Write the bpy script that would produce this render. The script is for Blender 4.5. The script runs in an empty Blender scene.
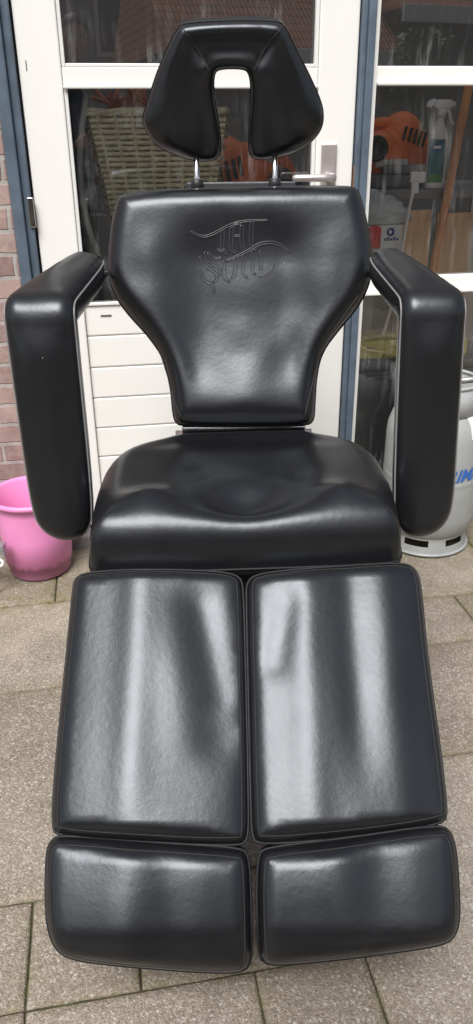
import bpy, bmesh, math, random
import numpy as np
from mathutils import Vector, Matrix, noise
from mathutils.geometry import delaunay_2d_cdt
random.seed(7)
R = math.radians
sc = bpy.context.scene
COL = sc.collection
V = Vector

# ------------------------------------------------------------------ helpers
def link(o, parent=None):
    COL.objects.link(o)
    if parent is not None:
        o.parent = parent
    return o

def empty(name, loc=(0, 0, 0), rz=0.0, label=None, cat=None, group=None, parent=None):
    o = bpy.data.objects.new(name, None)
    o.empty_display_size = 0.1
    o.location = loc
    o.rotation_euler = (0, 0, rz)
    tag(o, label, cat, group)
    return link(o, parent)

def tag(o, label=None, cat=None, group=None, kind=None):
    if label: o['label'] = label
    if cat: o['category'] = cat
    if group: o['group'] = group
    if kind: o['kind'] = kind
    return o

class MB:
    """collects shapes and links them as ONE mesh object"""
    def __init__(self):
        self.v = []; self.f = []; self.flat = []
    def add(self, vs, fs, smooth=True):
        b = len(self.v)
        self.v += [V(p) for p in vs]
        for f in fs:
            self.f.append([i + b for i in f]); self.flat.append(smooth)
        return self
    def box(self, c, s, bev=0.003, rot=None):
        bm = bmesh.new()
        bmesh.ops.create_cube(bm, size=1.0)
        bmesh.ops.scale(bm, vec=V(s), verts=bm.verts)
        if bev > 0:
            bmesh.ops.bevel(bm, geom=list(bm.edges), offset=min(bev, min(s) * .45), segments=2, affect='EDGES', profile=.5)
        M = Matrix.Translation(V(c))
        if rot is not None:
            M = M @ rot.to_4x4()
        bm.verts.index_update()
        self.add([M @ v.co for v in bm.verts], [[v.index for v in f.verts] for f in bm.faces], False)
        bm.free(); return self
    def b(self, x0, x1, y0, y1, z0, z1, bev=.003):
        return self.box(((x0+x1)/2, (y0+y1)/2, (z0+z1)/2), (x1-x0, y1-y0, z1-z0), bev)
    def tube(self, pts, r, n=8, closed=False, cap=True):
        pts = [V(p) for p in pts]
        m = len(pts)
        rs = r if isinstance(r, (list, tuple)) else [r] * m
        vs = []; fs = []
        up = None
        for i, p in enumerate(pts):
            if closed:
                t = pts[(i+1) % m] - pts[i-1]
            else:
                t = pts[min(i+1, m-1)] - pts[max(i-1, 0)]
            if t.length < 1e-9: t = V((0, 0, 1))
            t.normalize()
            if up is None:
                up = V((0, 0, 1)) if abs(t.z) < .9 else V((1, 0, 0))
            s = t.cross(up)
            if s.length < 1e-6: s = t.orthogonal()
            s.normalize(); up = s.cross(t).normalized()
            for k in range(n):
                a = 2*math.pi*k/n
                vs.append(p + rs[i]*(math.cos(a)*s + math.sin(a)*up))
        for i in range(m if closed else m-1):
            j = (i+1) % m
            for k in range(n):
                l = (k+1) % n
                fs.append([i*n+k, i*n+l, j*n+l, j*n+k])
        if cap and not closed:
            fs.append(list(range(n))[::-1]); fs.append([(m-1)*n+k for k in range(n)])
        return self.add(vs, fs, True)
    def lathe(self, prof, c=(0, 0, 0), n=48, axis=None):
        vs = []; fs = []
        m = len(prof)
        M = Matrix.Identity(3) if axis is None else V((0, 0, 1)).rotation_difference(V(axis)).to_matrix()
        for (r, z) in prof:
            for k in range(n):
                a = 2*math.pi*k/n
                vs.append(V(c) + M @ V((r*math.cos(a), r*math.sin(a), z)))
        for i in range(m-1):
            for k in range(n):
                l = (k+1) % n
                fs.append([i*n+k, i*n+l, (i+1)*n+l, (i+1)*n+k])
        return self.add(vs, fs, True)
    def build(self, name, mat, parent=None, label=None, world=True, uv=None):
        """world=True: coordinates given in world space (parents carry only location / z rotation)"""
        me = bpy.data.meshes.new(name)
        vs = self.v
        if world and parent is not None:
            M = wm(parent).inverted()
            vs = [M @ p for p in vs]
        me.from_pydata([tuple(p) for p in vs], [], self.f)
        me.polygons.foreach_set('use_smooth', self.flat)
        me.materials.append(mat)
        me.update()
        o = bpy.data.objects.new(name, me)
        if label: o['label'] = label
        return link(o, parent)

def wm(o):
    M = Matrix.Translation(o.location) @ o.rotation_euler.to_matrix().to_4x4()
    return wm(o.parent) @ M if o.parent else M

# ------------------------------------------------------------------ materials
def mat(name):
    m = bpy.data.materials.new(name); m.use_nodes = True
    nt = m.node_tree; p = nt.nodes['Principled BSDF']
    return m, nt, p
def N(nt, t, **kw):
    n = nt.nodes.new(t)
    for k, v in kw.items():
        if k in n.inputs: n.inputs[k].default_value = v
        else: setattr(n, k, v)
    return n
def L(nt, a, b): nt.links.new(a, b)
def coords(nt, scale=(1, 1, 1), rot=(0, 0, 0)):
    tc = N(nt, 'ShaderNodeTexCoord'); mp = N(nt, 'ShaderNodeMapping')
    mp.inputs['Scale'].default_value = scale; mp.inputs['Rotation'].default_value = rot
    L(nt, tc.outputs['Object'], mp.inputs['Vector']); return mp.outputs['Vector']
def noi(nt, co, scale, detail=4, rough=.55):
    n = N(nt, 'ShaderNodeTexNoise'); n.inputs['Scale'].default_value = scale
    n.inputs['Detail'].default_value = detail; n.inputs['Roughness'].default_value = rough
    L(nt, co, n.inputs['Vector']); return n.outputs['Fac']
def ramp(nt, fac, stops):
    r = N(nt, 'ShaderNodeValToRGB'); e = r.color_ramp.elements
    while len(e) < len(stops): e.new(.5)
    for i, (p, c) in enumerate(stops):
        e[i].position = p
        e[i].color = (c, c, c, 1) if not isinstance(c, (tuple, list)) else (*c, 1)
    L(nt, fac, r.inputs['Fac']); return r.outputs['Color']
def mixc(nt, fac, a, b, mode='MIX'):
    m = N(nt, 'ShaderNodeMix', data_type='RGBA', blend_type=mode)
    for s, val in (('Factor', fac), ('A', a), ('B', b)):
        i = [x for x in m.inputs if x.name == s and (x.type == 'RGBA' or s == 'Factor' and x.type == 'VALUE')][0]
        if hasattr(val, 'is_output'): L(nt, val, i)
        elif s == 'Factor': i.default_value = val
        else: i.default_value = (*val, 1)
    return [o for o in m.outputs if o.type == 'RGBA'][0]
def bump(nt, p, h, strength=.3, dist=.001, prev=None):
    b = N(nt, 'ShaderNodeBump'); b.inputs['Strength'].default_value = strength; b.inputs['Distance'].default_value = dist
    L(nt, h, b.inputs['Height'])
    if prev is not None: L(nt, prev, b.inputs['Normal'])
    L(nt, b.outputs['Normal'], p.inputs['Normal']); return b.outputs['Normal']

def plain(name, col, rough=.5, metal=0, var=.12, scale=30, bmp=.0, spec=.5):
    m, nt, p = mat(name)
    co = coords(nt)
    f = noi(nt, co, scale)
    c = mixc(nt, ramp(nt, f, [(.3, 0.), (.7, 1.)]), tuple(x*(1-var) for x in col), tuple(min(1, x*(1+var)) for x in col))
    L(nt, c, p.inputs['Base Color'])
    p.inputs['Metallic'].default_value = metal
    p.inputs['Specular IOR Level'].default_value = spec
    f2 = noi(nt, co, scale*3)
    L(nt, ramp(nt, f2, [(.2, max(.02, rough-.08)), (.8, min(1, rough+.08))]), p.inputs['Roughness'])
    if bmp: bump(nt, p, noi(nt, co, scale*6), bmp, .001)
    return m

def leather():
    m, nt, p = mat('black_leather')
    co = coords(nt)
    big = noi(nt, co, 9, 3)
    col = mixc(nt, ramp(nt, big, [(.3, 0.), (.7, 1.)]), (.0068, .007, .0078), (.0095, .0098, .0108))
    # a few specks of dust
    vd = N(nt, 'ShaderNodeTexVoronoi'); vd.inputs['Scale'].default_value = 34; L(nt, co, vd.inputs['Vector'])
    dm = N(nt, 'ShaderNodeMath', operation='LESS_THAN'); L(nt, vd.outputs['Distance'], dm.inputs[0]); dm.inputs[1].default_value = .032
    sel = N(nt, 'ShaderNodeMath', operation='GREATER_THAN'); sel.inputs[1].default_value = .90
    sx = N(nt, 'ShaderNodeSeparateColor'); L(nt, vd.outputs['Color'], sx.inputs[0]); L(nt, sx.outputs[0], sel.inputs[0])
    mm = N(nt, 'ShaderNodeMath', operation='MULTIPLY'); L(nt, dm.outputs[0], mm.inputs[0]); L(nt, sel.outputs[0], mm.inputs[1])
    hz = noi(nt, co, 3.2, 5, .6)
    col = mixc(nt, ramp(nt, hz, [(.6, 0.), (.95, .03)]), col, (.05, .048, .046))
    col = mixc(nt, mm.outputs[0], col, (.28, .27, .25))
    L(nt, col, p.inputs['Base Color'])
    smg = noi(nt, co, 14, 6, .65)
    L(nt, ramp(nt, smg, [(.3, .285), (.7, .325)]), p.inputs['Roughness'])
    p.inputs['Specular IOR Level'].default_value = .52
    p.inputs['IOR'].default_value = 1.5
    p.inputs['Specular Tint'].default_value = (.91, .96, 1, 1)
    # pebble grain + soft ripples
    vo = N(nt, 'ShaderNodeTexVoronoi', feature='DISTANCE_TO_EDGE'); vo.inputs['Scale'].default_value = 620; L(nt, co, vo.inputs['Vector'])
    g = ramp(nt, vo.outputs['Distance'], [(.0, 0.), (.25, 1.)])
    n1 = bump(nt, p, g, .05, .0005)
    rp = noi(nt, co, 85, 3, .55)
    n2 = bump(nt, p, rp, .085, .003, n1)
    rp2 = noi(nt, co, 8, 2, .5)
    bump(nt, p, rp2, .035, .012, n2)
    return m

def glass_mat():
    m, nt, p = mat('window_glass')
    out = nt.nodes['Material Output']
    tr = N(nt, 'ShaderNodeBsdfTransparent'); tr.inputs['Color'].default_value = (.98, .985, .975, 1)
    gl = N(nt, 'ShaderNodeBsdfGlossy'); gl.inputs['Roughness'].default_value = .004
    gl.inputs['Color'].default_value = (1, 1, 1, 1)
    fr = N(nt, 'ShaderNodeFresnel'); fr.inputs['IOR'].default_value = 1.5
    k = N(nt, 'ShaderNodeMath', operation='MULTIPLY_ADD'); L(nt, fr.outputs[0], k.inputs[0]); k.inputs[1].default_value = 2.2; k.inputs[2].default_value = .035
    mx = N(nt, 'ShaderNodeMixShader'); L(nt, k.outputs[0], mx.inputs[0]); L(nt, tr.outputs[0], mx.inputs[1]); L(nt, gl.outputs[0], mx.inputs[2])
    # dried streaks and dust
    co = coords(nt, (55, 55, 6)); s = noi(nt, co, 1.0, 5, .7)
    co2 = coords(nt); b = noi(nt, co2, 6, 3)
    st = N(nt, 'ShaderNodeMath', operation='MULTIPLY'); L(nt, ramp(nt, s, [(.50, 0.), (.78, 1.)]), st.inputs[0]); L(nt, ramp(nt, b, [(.42, 0.), (.7, .30)]), st.inputs[1])
    ad = N(nt, 'ShaderNodeMath', operation='ADD'); L(nt, st.outputs[0], ad.inputs[0]); ad.inputs[1].default_value = .010
    df = N(nt, 'ShaderNodeBsdfDiffuse'); df.inputs['Color'].default_value = (.7, .7, .68, 1)
    m2 = N(nt, 'ShaderNodeMixShader'); L(nt, ad.outputs[0], m2.inputs[0]); L(nt, mx.outputs[0], m2.inputs[1]); L(nt, df.outputs[0], m2.inputs[2])
    L(nt, m2.outputs[0], out.inputs['Surface'])
    return m

def brick_mat(name, c1, c2, mort, painted=False):
    m, nt, p = mat(name)
    tc = N(nt, 'ShaderNodeTexCoord')
    sp = N(nt, 'ShaderNodeSeparateXYZ'); L(nt, tc.outputs['Object'], sp.inputs[0])
    cb = N(nt, 'ShaderNodeCombineXYZ')
    ad = N(nt, 'ShaderNodeMath', operation='ADD'); L(nt, sp.outputs['X'], ad.inputs[0]); L(nt, sp.outputs['Y'], ad.inputs[1])
    L(nt, ad.outputs[0], cb.inputs['X']); L(nt, sp.outputs['Z'], cb.inputs['Y'])
    dn = N(nt, 'ShaderNodeTexNoise'); dn.inputs['Scale'].default_value = 30; L(nt, cb.outputs[0], dn.inputs['Vector'])
    ds = N(nt, 'ShaderNodeVectorMath', operation='SCALE'); L(nt, dn.outputs['Color'], ds.inputs[0]); ds.inputs['Scale'].default_value = .008
    dv = N(nt, 'ShaderNodeVectorMath', operation='ADD'); L(nt, cb.outputs[0], dv.inputs[0]); L(nt, ds.outputs[0], dv.inputs[1])
    br = N(nt, 'ShaderNodeTexBrick'); L(nt, dv.outputs[0], br.inputs['Vector'])
    br.inputs['Scale'].default_value = 1.0; br.inputs['Brick Width'].default_value = .222; br.inputs['Row Height'].default_value = .0635
    br.inputs['Mortar Size'].default_value = .0065; br.inputs['Mortar Smooth'].default_value = .3; br.inputs['Bias'].default_value = 0
    br.inputs['Color1'].default_value = (*c1, 1); br.inputs['Color2'].default_value = (*c2, 1); br.inputs['Mortar'].default_value = (*mort, 1)
    f = noi(nt, tc.outputs['Object'], 45, 6, .7)
    c = mixc(nt, ramp(nt, f, [(.35, 0.), (.75, .55)]), br.outputs['Color'], (.50, .40, .36))
    f2 = noi(nt, tc.outputs['Object'], 14, 4, .6)
    c = mixc(nt, ramp(nt, f2, [(.3, .45), (.65, 0.)]), c, (.10, .075, .07))
    L(nt, c, p.inputs['Base Color']); p.inputs['Roughness'].default_value = .9
    inv = N(nt, 'ShaderNodeMath', operation='SUBTRACT'); inv.inputs[0].default_value = 1; L(nt, br.outputs['Fac'], inv.inputs[1])
    n1 = bump(nt, p, inv.outputs[0], .8, .008)
    bump(nt, p, f, .5, .004, n1)
    return m

def paint_white(name='white_paint', col=(.82, .80, .745)):
    m, nt, p = mat(name)
    co = coords(nt)
    f = noi(nt, co, 5, 6, .6)
    c = mixc(nt, ramp(nt, f, [(.35, 0.), (.8, .5)]), col, tuple(x*.90 for x in col))
    # faint grime and scuffs
    g = noi(nt, coords(nt, (30, 30, 8)), 1.3, 7, .75)
    c = mixc(nt, ramp(nt, g, [(.66, 0.), (.80, .35)]), c, (.42, .40, .35))
    L(nt, c, p.inputs['Base Color'])
    L(nt, ramp(nt, f, [(.3, .32), (.7, .45)]), p.inputs['Roughness'])
    bump(nt, p, noi(nt, coords(nt, (60, 60, 9)), 2, 4), .12, .002)
    return m

def paver_mat():
    m, nt, p = mat('concrete_slabs')
    tc = N(nt, 'ShaderNodeTexCoord'); co = tc.outputs['Object']
    at = N(nt, 'ShaderNodeAttribute'); at.attribute_name = 'tint'
    base = mixc(nt, at.outputs['Fac'], (.24, .198, .15), (.53, .455, .37))
    big = noi(nt, co, 3.5, 5, .6)
    base = mixc(nt, ramp(nt, big, [(.38, .75), (.60, 0.)]), base, (.165, .132, .10))
    # exposed aggregate: small pebbles
    v = N(nt, 'ShaderNodeTexVoronoi'); v.inputs['Scale'].default_value = 290; L(nt, co, v.inputs['Vector'])
    sx = N(nt, 'ShaderNodeSeparateColor'); L(nt, v.outputs['Color'], sx.inputs[0])
    peb = ramp(nt, sx.outputs[0], [(0., (.10, .078, .058)), (.35, (.25, .205, .16)), (.72, (.335, .28, .228)), (.90, (.46, .405, .34)), (1., (.70, .65, .57))])
    c = mixc(nt, .50, base, peb)
    v2 = N(nt, 'ShaderNodeTexVoronoi'); v2.inputs['Scale'].default_value = 120; L(nt, co, v2.inputs['Vector'])
    sx2 = N(nt, 'ShaderNodeSeparateColor'); L(nt, v2.outputs['Color'], sx2.inputs[0])
    wv = N(nt, 'ShaderNodeMath', operation='MULTIPLY'); L(nt, ramp(nt, v2.outputs['Distance'], [(.20, 1.), (.42, 0.)]), wv.inputs[0]); L(nt, ramp(nt, sx2.outputs[0], [(.78, 0.), (.95, .8)]), wv.inputs[1])
    c = mixc(nt, wv.outputs[0], c, (.56, .53, .47))
    fine = noi(nt, co, 420, 3, .7)
    c = mixc(nt, ramp(nt, fine, [(.3, .55), (.6, 0.)]), c, (.07, .058, .045))
    # greenish damp toward the joints (vertex attribute 'moss')
    ms = N(nt, 'ShaderNodeAttribute'); ms.attribute_name = 'moss'
    mn = noi(nt, co, 28, 5, .7)
    mk = N(nt, 'ShaderNodeMath', operation='MULTIPLY'); L(nt, ms.outputs['Fac'], mk.inputs[0]); L(nt, ramp(nt, mn, [(.35, 0.), (.65, 1.)]), mk.inputs[1])
    c = mixc(nt, mk.outputs[0], c, (.16, .135, .05))
    stn = noi(nt, co, 1.7, 7, .68)
    c = mixc(nt, ramp(nt, stn, [(.52, 0.), (.66, .5)]), c, (.10, .085, .06))
    L(nt, c, p.inputs['Base Color']); p.inputs['Roughness'].default_value = .85
    p.inputs['Specular IOR Level'].default_value = .3
    n1 = bump(nt, p, ramp(nt, v.outputs['Distance'], [(.0, 1.), (.6, 0.)]), .45, .003)
    bump(nt, p, fine, .4, .002, n1)
    return m

def moss_mat():
    m, nt, p = mat('mossy_joint_sand')
    co = coords(nt)
    f = noi(nt, co, 18, 6, .7)
    c = ramp(nt, f, [(.35, (.035, .028, .02)), (.52, (.06, .055, .022)), (.68, (.10, .11, .03))])
    L(nt, c, p.inputs['Base Color']); p.inputs['Roughness'].default_value = 1
    bump(nt, p, noi(nt, co, 160, 4), .8, .006)
    return m

LEA = leather()
PIPE_BLACK = plain('black_piping', (.012, .012, .013), .55, spec=.3)
THREAD = plain('grey_thread', (.028, .026, .024), .85)
PIPE_GREY = plain('grey_piping', (.20, .195, .19), .4)
CHROME = plain('chrome', (.72, .72, .72), .15, 1, .05)
BLACKMET = plain('black_metal', (.02, .02, .022), .4, .3)
DARKPLAS = plain('black_plastic', (.015, .015, .016), .45)
GLASS = glass_mat()
WHITE = paint_white()
BLUE = plain('blue_grey_paint', (.088, .118, .150), .45, 0, .2, 18, .15)
BRICK = brick_mat('red_brick', (.42, .285, .24), (.27, .165, .14), (.42, .395, .36))
SLAB = paver_mat()
MOSS = moss_mat()

# ------------------------------------------------------------------ cushions
def closed_curve(pts, step, rounds=2):
    P = [V((a, b)) for a, b in pts]
    for _ in range(rounds):                       # corner cutting
        Q = []
        for i in range(len(P)):
            a, b = P[i], P[(i+1) % len(P)]
            Q += [a*.75 + b*.25, a*.25 + b*.75]
        P = Q
    Ls = [(P[(i+1) % len(P)] - P[i]).length for i in range(len(P))]
    tot = sum(Ls); n = max(12, int(tot/step)); out = []
    i = 0; acc = 0
    for k in range(n):
        s = tot*k/n
        while acc + Ls[i] < s: acc += Ls[i]; i += 1
        t = (s-acc)/Ls[i]
        out.append(P[i].lerp(P[(i+1) % len(P)], t))
    area = sum(out[i].x*out[(i+1) % n].y - out[(i+1) % n].x*out[i].y for i in range(n))
    return out if area > 0 else out[::-1]

def seg_dist(Q, ring):
    A = np.array(ring); B = np.roll(A, -1, axis=0); D = B-A; LL = (D*D).sum(1)
    Q = np.asarray(Q, float); out = np.empty(len(Q))
    for s in range(0, len(Q), 2000):
        q = Q[s:s+2000, None, :]
        t = np.clip(((q-A)*D).sum(2)/LL, 0, 1)
        d = q-(A+t[..., None]*D)
        out[s:s+2000] = np.sqrt((d*d).sum(2)).min(1)
    return out

def pad(name, outline, H, r, T, mapf, parent, hfun=None, step=.007, grid=.011, p=2.0, pipe=None, pipe_r=.0022, K=7, rounds=2, back=.012, pipe_mat=None):
    ring = closed_curve(outline, step, rounds); n = len(ring)
    pts = [tuple(q) for q in ring]
    nrm = []
    for i in range(n):
        t = ring[(i+1) % n]-ring[i-1]; t.normalize(); nrm.append(V((-t.y, t.x)))
    for k in range(1, K+1):
        d = r*(1-math.cos(k/K*math.pi/2))
        cand = [tuple(ring[i]+nrm[i]*d) for i in range(n)]
        dd = seg_dist(cand, pts[:n])
        last = None
        for c, x in zip(cand, dd):
            if x > d*.97 and (last is None or (V(c)-last).length > step*.45):
                pts.append(c); last = V(c)
    xs = [q[0] for q in pts[:n]]; ys = [q[1] for q in pts[:n]]
    g = []
    j = 0; y = min(ys)
    while y < max(ys):
        x = min(xs)+(grid/2 if j % 2 else 0)
        while x < max(xs):
            g.append((x, y)); x += grid
        y += grid*.866; j += 1
    # keep only inner points
    A = np.array(pts[:n]); gx = np.array(g)
    inside = np.zeros(len(gx), bool)
    B = np.roll(A, -1, axis=0)
    for a, b in zip(A, B):
        c = ((a[1] > gx[:, 1]) != (b[1] > gx[:, 1]))
        with np.errstate(divide='ignore', invalid='ignore'):
            xx = (b[0]-a[0])*(gx[:, 1]-a[1])/(b[1]-a[1])+a[0]
        inside ^= c & (gx[:, 0] < xx)
    gd = seg_dist(gx, pts[:n])
    for q, ins, d in zip(g, inside, gd):
        if ins and d > r+grid*.4: pts.append(q)
    res = delaunay_2d_cdt([V(q) for q in pts], [(i, (i+1) % n) for i in range(n)], [list(range(n))], 1, 1e-7)
    vv, _, ff = res[0], res[1], res[2]
    UV = [(q.x, q.y) for q in vv]
    D = seg_dist(UV, pts[:n])
    def prof(d, u, v):
        x = min(1.0, d/r)
        w = H*max(0.0, 1-(1-x)**p)**(1/p)
        pk = math.exp(-(d/.016)**2)*min(1.0, d/.004)
        w += .0011*pk*noise.noise(V((u*38, v*38, H*900)))
        if hfun:
            e = min(1.0, d/(r*1.6)); e = e*e*(3-2*e)
            w += hfun(u, v)*e
        return w
    def height(u, v):
        return prof(seg_dist([(u, v)], pts[:n])[0], u, v)
    top = [mapf(q[0], q[1], prof(D[i], q[0], q[1])) for i, q in enumerate(UV)]
    mb = MB()
    faces = [list(f) for f in ff]
    def area(f):
        a, b, c = (V(UV[f[0]]), V(UV[f[1]]), V(UV[f[2]]))
        return (b-a).cross(c-a)
    faces = [f if area(f) > 0 else f[::-1] for f in faces]
    mb.add(top, faces)
    # side band and back
    bd = ring
    rows = []
    for (w, ins) in ((0, 0), (-T*.35, -.0015), (-T*.75, 0), (-T, back)):
        rows.append([mapf(*(bd[i]+nrm[i]*ins), w) for i in range(n)])
    vs = [q for row in rows for q in row]; fs = []
    for a in range(3):
        for i in range(n):
            l = (i+1) % n
            fs.append([a*n+i, (a+1)*n+i, (a+1)*n+l, a*n+l])
    mb.add(vs, fs)
    mb.add(rows[3], [list(range(n))[::-1]] if True else [], False)
    o = mb.build(name, LEA, parent)
    if pipe:
        pb = MB(); pb.tube([mapf(*(q - nrm[i]*.0008), 0.0005) for i, q in enumerate(bd)], pipe_r, 7, closed=True)
        pb.build(pipe, pipe_mat or PIPE_BLACK, o)
    return o, height

def plane_map(P0, P1, x0):
    P0 = V((x0, *P0)); P1 = V((x0, *P1)); v = (P1-P0).normalized(); u = V((1, 0, 0)); n = u.cross(v)
    if n.y > 0 and abs(n.y) > .2: n = -n
    if n.z < 0 and abs(n.y) < .2: n = -n
    return lambda a, b, w: P0+u*a+v*b+n*w
def sstep(a, b, x):
    t = max(0., min(1., (x-a)/(b-a))); return t*t*(3-2*t)
def gau(x, s): return math.exp(-(x/s)**2)
def seg_gauss(u, v, a, b, s):
    a = V(a); b = V(b); q = V((u, v)); d = b-a
    t = max(0, min(1, (q-a).dot(d)/d.dot(d)))
    return gau((q-(a+d*t)).length, s)

def polyline(pts, step=.004):
    out = []
    P = [V(q) for q in pts]
    for i in range(len(P)-1):
        p0 = P[max(i-1, 0)]; p1 = P[i]; p2 = P[i+1]; p3 = P[min(i+2, len(P)-1)]
        m = max(2, int((p2-p1).length/step))
        for k in range(m):
            t = k/m
            out.append(.5*((2*p1)+(p2-p0)*t+(2*p0-5*p1+4*p2-p3)*t*t+(3*p1-p0-3*p2+p3)*t**3))
    out.append(P[-1]); return out

X0 = .0175
chair = empty('tattoo_chair', (X0, 1.35, 0), 0, 'black leather tattoo client chair with split leg rests standing before the white door', 'chair')

# backrest -----------------------------------------------------------
BACK = [(-0.254, 0.490), (-0.174, 0.498), (0.001, 0.501), (0.113, 0.502), (0.226, 0.501), (0.243, 0.496), (0.252, 0.474), (0.269, 0.403), (0.275, 0.353), (0.270, 0.299), (0.245, 0.252), (0.206, 0.208), (0.170, 0.162), (0.157, 0.113), (0.153, 0.043), (0.151, 0.012), (0.135, 0.004), (-0.004, 0.004), (-0.134, 0.006), (-0.151, 0.014), (-0.155, 0.084), (-0.168, 0.148), (-0.201, 0.197), (-0.243, 0.242), (-0.270, 0.280), (-0.284, 0.321), (-0.282, 0.371), (-0.274, 0.433), (-0.263, 0.474)]
bm_ = plane_map((1.58, .68), (1.75, 1.14), X0)
def h_back(u, v):
    # recessed centre between two soft side bolsters, roll along the top
    c = (1-sstep(.075, .20, abs(u+.002))) * (1-sstep(.34, .47, v))*sstep(-.05, .25, v)
    w = -.020*c
    w += .010*gau(v-.06, .07)*gau(u, .12)
    w += .004*gau(u-.02, .06)*gau(v-.22, .12)
    return w + .0022*noise.noise(V((u*14, v*14, 3)))
backrest, hb = pad('backrest', BACK, .040, .040, .055, bm_, chair, h_back, pipe='piping', step=.007, grid=.010, rounds=2)
st = MB()
for line in ([(-.262, .268), (-.226, .222), (-.190, .172), (-.170, .118), (-.160, .075), (-.138, .022)], [(.251, .272), (.216, .226), (.182, .176), (.160, .118), (.148, .075), (.134, .022)]):
    st = MB(); pl_ = polyline([(a*.965, b) for a, b in line], .006)
    st.tube([bm_(q.x, q.y, hb(q.x, q.y)+.0002) for q in pl_], .0012, 5)
    st.build('stitched_seam', THREAD, backrest)
# embossed blackletter lettering TAT SOUL
def ribbon(mb, pts, w0, w1, r=.0014):
    pl_ = polyline(pts, .004); m = len(pl_); le = []; ri = []
    for i, q in enumerate(pl_):
        t = (pl_[min(i+1, m-1)]-pl_[max(i-1, 0)]).normalized(); nn = V((-t.y, t.x))
        k = i/(m-1); w = (w0 + (w1-w0)*k)*max(.18, math.sin(math.pi*min(1, max(0, .12+.80*k)))**.5)
        le.append(q+nn*w); ri.append(q-nn*w)
    loop = le+ri[::-1]
    mb.tube([bm_(q.x, q.y, hb(q.x, q.y)+.0003) for q in loop], r, 5, closed=True)
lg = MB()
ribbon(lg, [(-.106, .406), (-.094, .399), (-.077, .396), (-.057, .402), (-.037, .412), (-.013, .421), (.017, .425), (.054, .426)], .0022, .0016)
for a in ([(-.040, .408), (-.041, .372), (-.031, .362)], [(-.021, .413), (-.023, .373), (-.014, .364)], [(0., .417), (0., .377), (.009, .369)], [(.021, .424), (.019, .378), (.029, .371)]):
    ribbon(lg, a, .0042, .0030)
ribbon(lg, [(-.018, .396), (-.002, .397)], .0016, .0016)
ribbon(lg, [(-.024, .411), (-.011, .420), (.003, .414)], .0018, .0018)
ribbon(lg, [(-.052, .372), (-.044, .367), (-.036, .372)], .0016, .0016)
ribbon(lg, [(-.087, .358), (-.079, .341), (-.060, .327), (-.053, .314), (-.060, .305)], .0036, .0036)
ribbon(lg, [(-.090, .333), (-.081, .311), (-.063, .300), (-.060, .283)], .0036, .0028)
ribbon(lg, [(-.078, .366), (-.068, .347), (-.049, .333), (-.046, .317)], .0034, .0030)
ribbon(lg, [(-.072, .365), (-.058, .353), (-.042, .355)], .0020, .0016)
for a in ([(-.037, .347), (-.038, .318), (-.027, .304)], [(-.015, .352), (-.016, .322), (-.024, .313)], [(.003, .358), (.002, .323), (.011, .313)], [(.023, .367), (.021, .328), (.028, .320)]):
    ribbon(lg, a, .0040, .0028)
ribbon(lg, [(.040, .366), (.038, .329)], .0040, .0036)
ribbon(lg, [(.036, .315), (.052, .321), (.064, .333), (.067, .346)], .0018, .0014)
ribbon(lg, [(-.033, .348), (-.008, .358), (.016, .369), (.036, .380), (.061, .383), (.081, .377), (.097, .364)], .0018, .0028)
lg.build('embossed_lettering', plain('embossed_highlight', (.034, .035, .038), .33), backrest)  # raised lines paler than the pads; their highlights are put into the colour

# headrest ------------------------------------------------------------
HEAD = [(-0.122, 0.256), (-0.107, 0.262), (-0.016, 0.266), (0.070, 0.264), (0.085, 0.258), (0.106, 0.221), (0.135, 0.176), (0.166, 0.121), (0.172, 0.091), (0.167, 0.066), (0.142, 0.039), (0.095, 0.018), (0.045, 0.012), (0.022, 0.016), (0.016, 0.034), (0.019, 0.093), (0.022, 0.149), (0.017, 0.179), (0.003, 0.184), (-0.017, 0.185), (-0.041, 0.184), (-0.054, 0.178), (-0.056, 0.143), (-0.048, 0.093), (-0.042, 0.041), (-0.047, 0.018), (-0.067, 0.009), (-0.107, 0.012), (-0.163, 0.031), (-0.193, 0.059), (-0.206, 0.090), (-0.193, 0.121), (-0.161, 0.192)]
hm_ = plane_map((1.82, 1.192), (1.75, 1.461), X0)
HS = (((-.113, .259), (-.061, .183)), ((.083, .259), (.026, .183)))
def h_head(u, v):
    uu = abs(u+.016)
    w = .017*gau(uu-.118, .050)*gau(v-.085, .075)             # puffed lobes
    w -= .006*sstep(.085, .045, uu)*sstep(.20, .10, v)        # falling off toward the slot
    w -= .011*sstep(.175, .225, v)*sstep(.115, .06, uu)       # recessed bridge
    for (a, b) in HS:
        w -= .0045*seg_gauss(u, v, a, b, .006)
    return w
headrest, hh = pad('headrest', HEAD, .024, .022, .066, hm_, chair, h_head, pipe='piping', pipe_r=.0014, step=.005, grid=.007, rounds=2, back=.006)
st = MB()
for line in ([(-.113, .259), (-.089, .226), (-.061, .183)], [(.083, .259), (.052, .226), (.026, .183)]):
    st = MB(); pl_ = polyline(line, .004)
    st.tube([hm_(q.x, q.y, hh(q.x, q.y)+.0006) for q in pl_], .0013, 5)
    st.build('stitched_seam', THREAD, headrest)
for sx in (-.095, .072):
    p = MB(); p.tube([(X0+sx, 1.797, 1.10), (X0+sx, 1.797, 1.215)], .0055, 12)
    p.build('headrest_post', CHROME, chair)
    p = MB(); p.lathe([(0, 0), (.012, 0), (.013, .002), (.013, .016), (.010, .018), (0, .018)], (X0+sx, 1.797, 1.148), 20)
    p.build('post_collar', DARKPLAS, chair)

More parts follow.
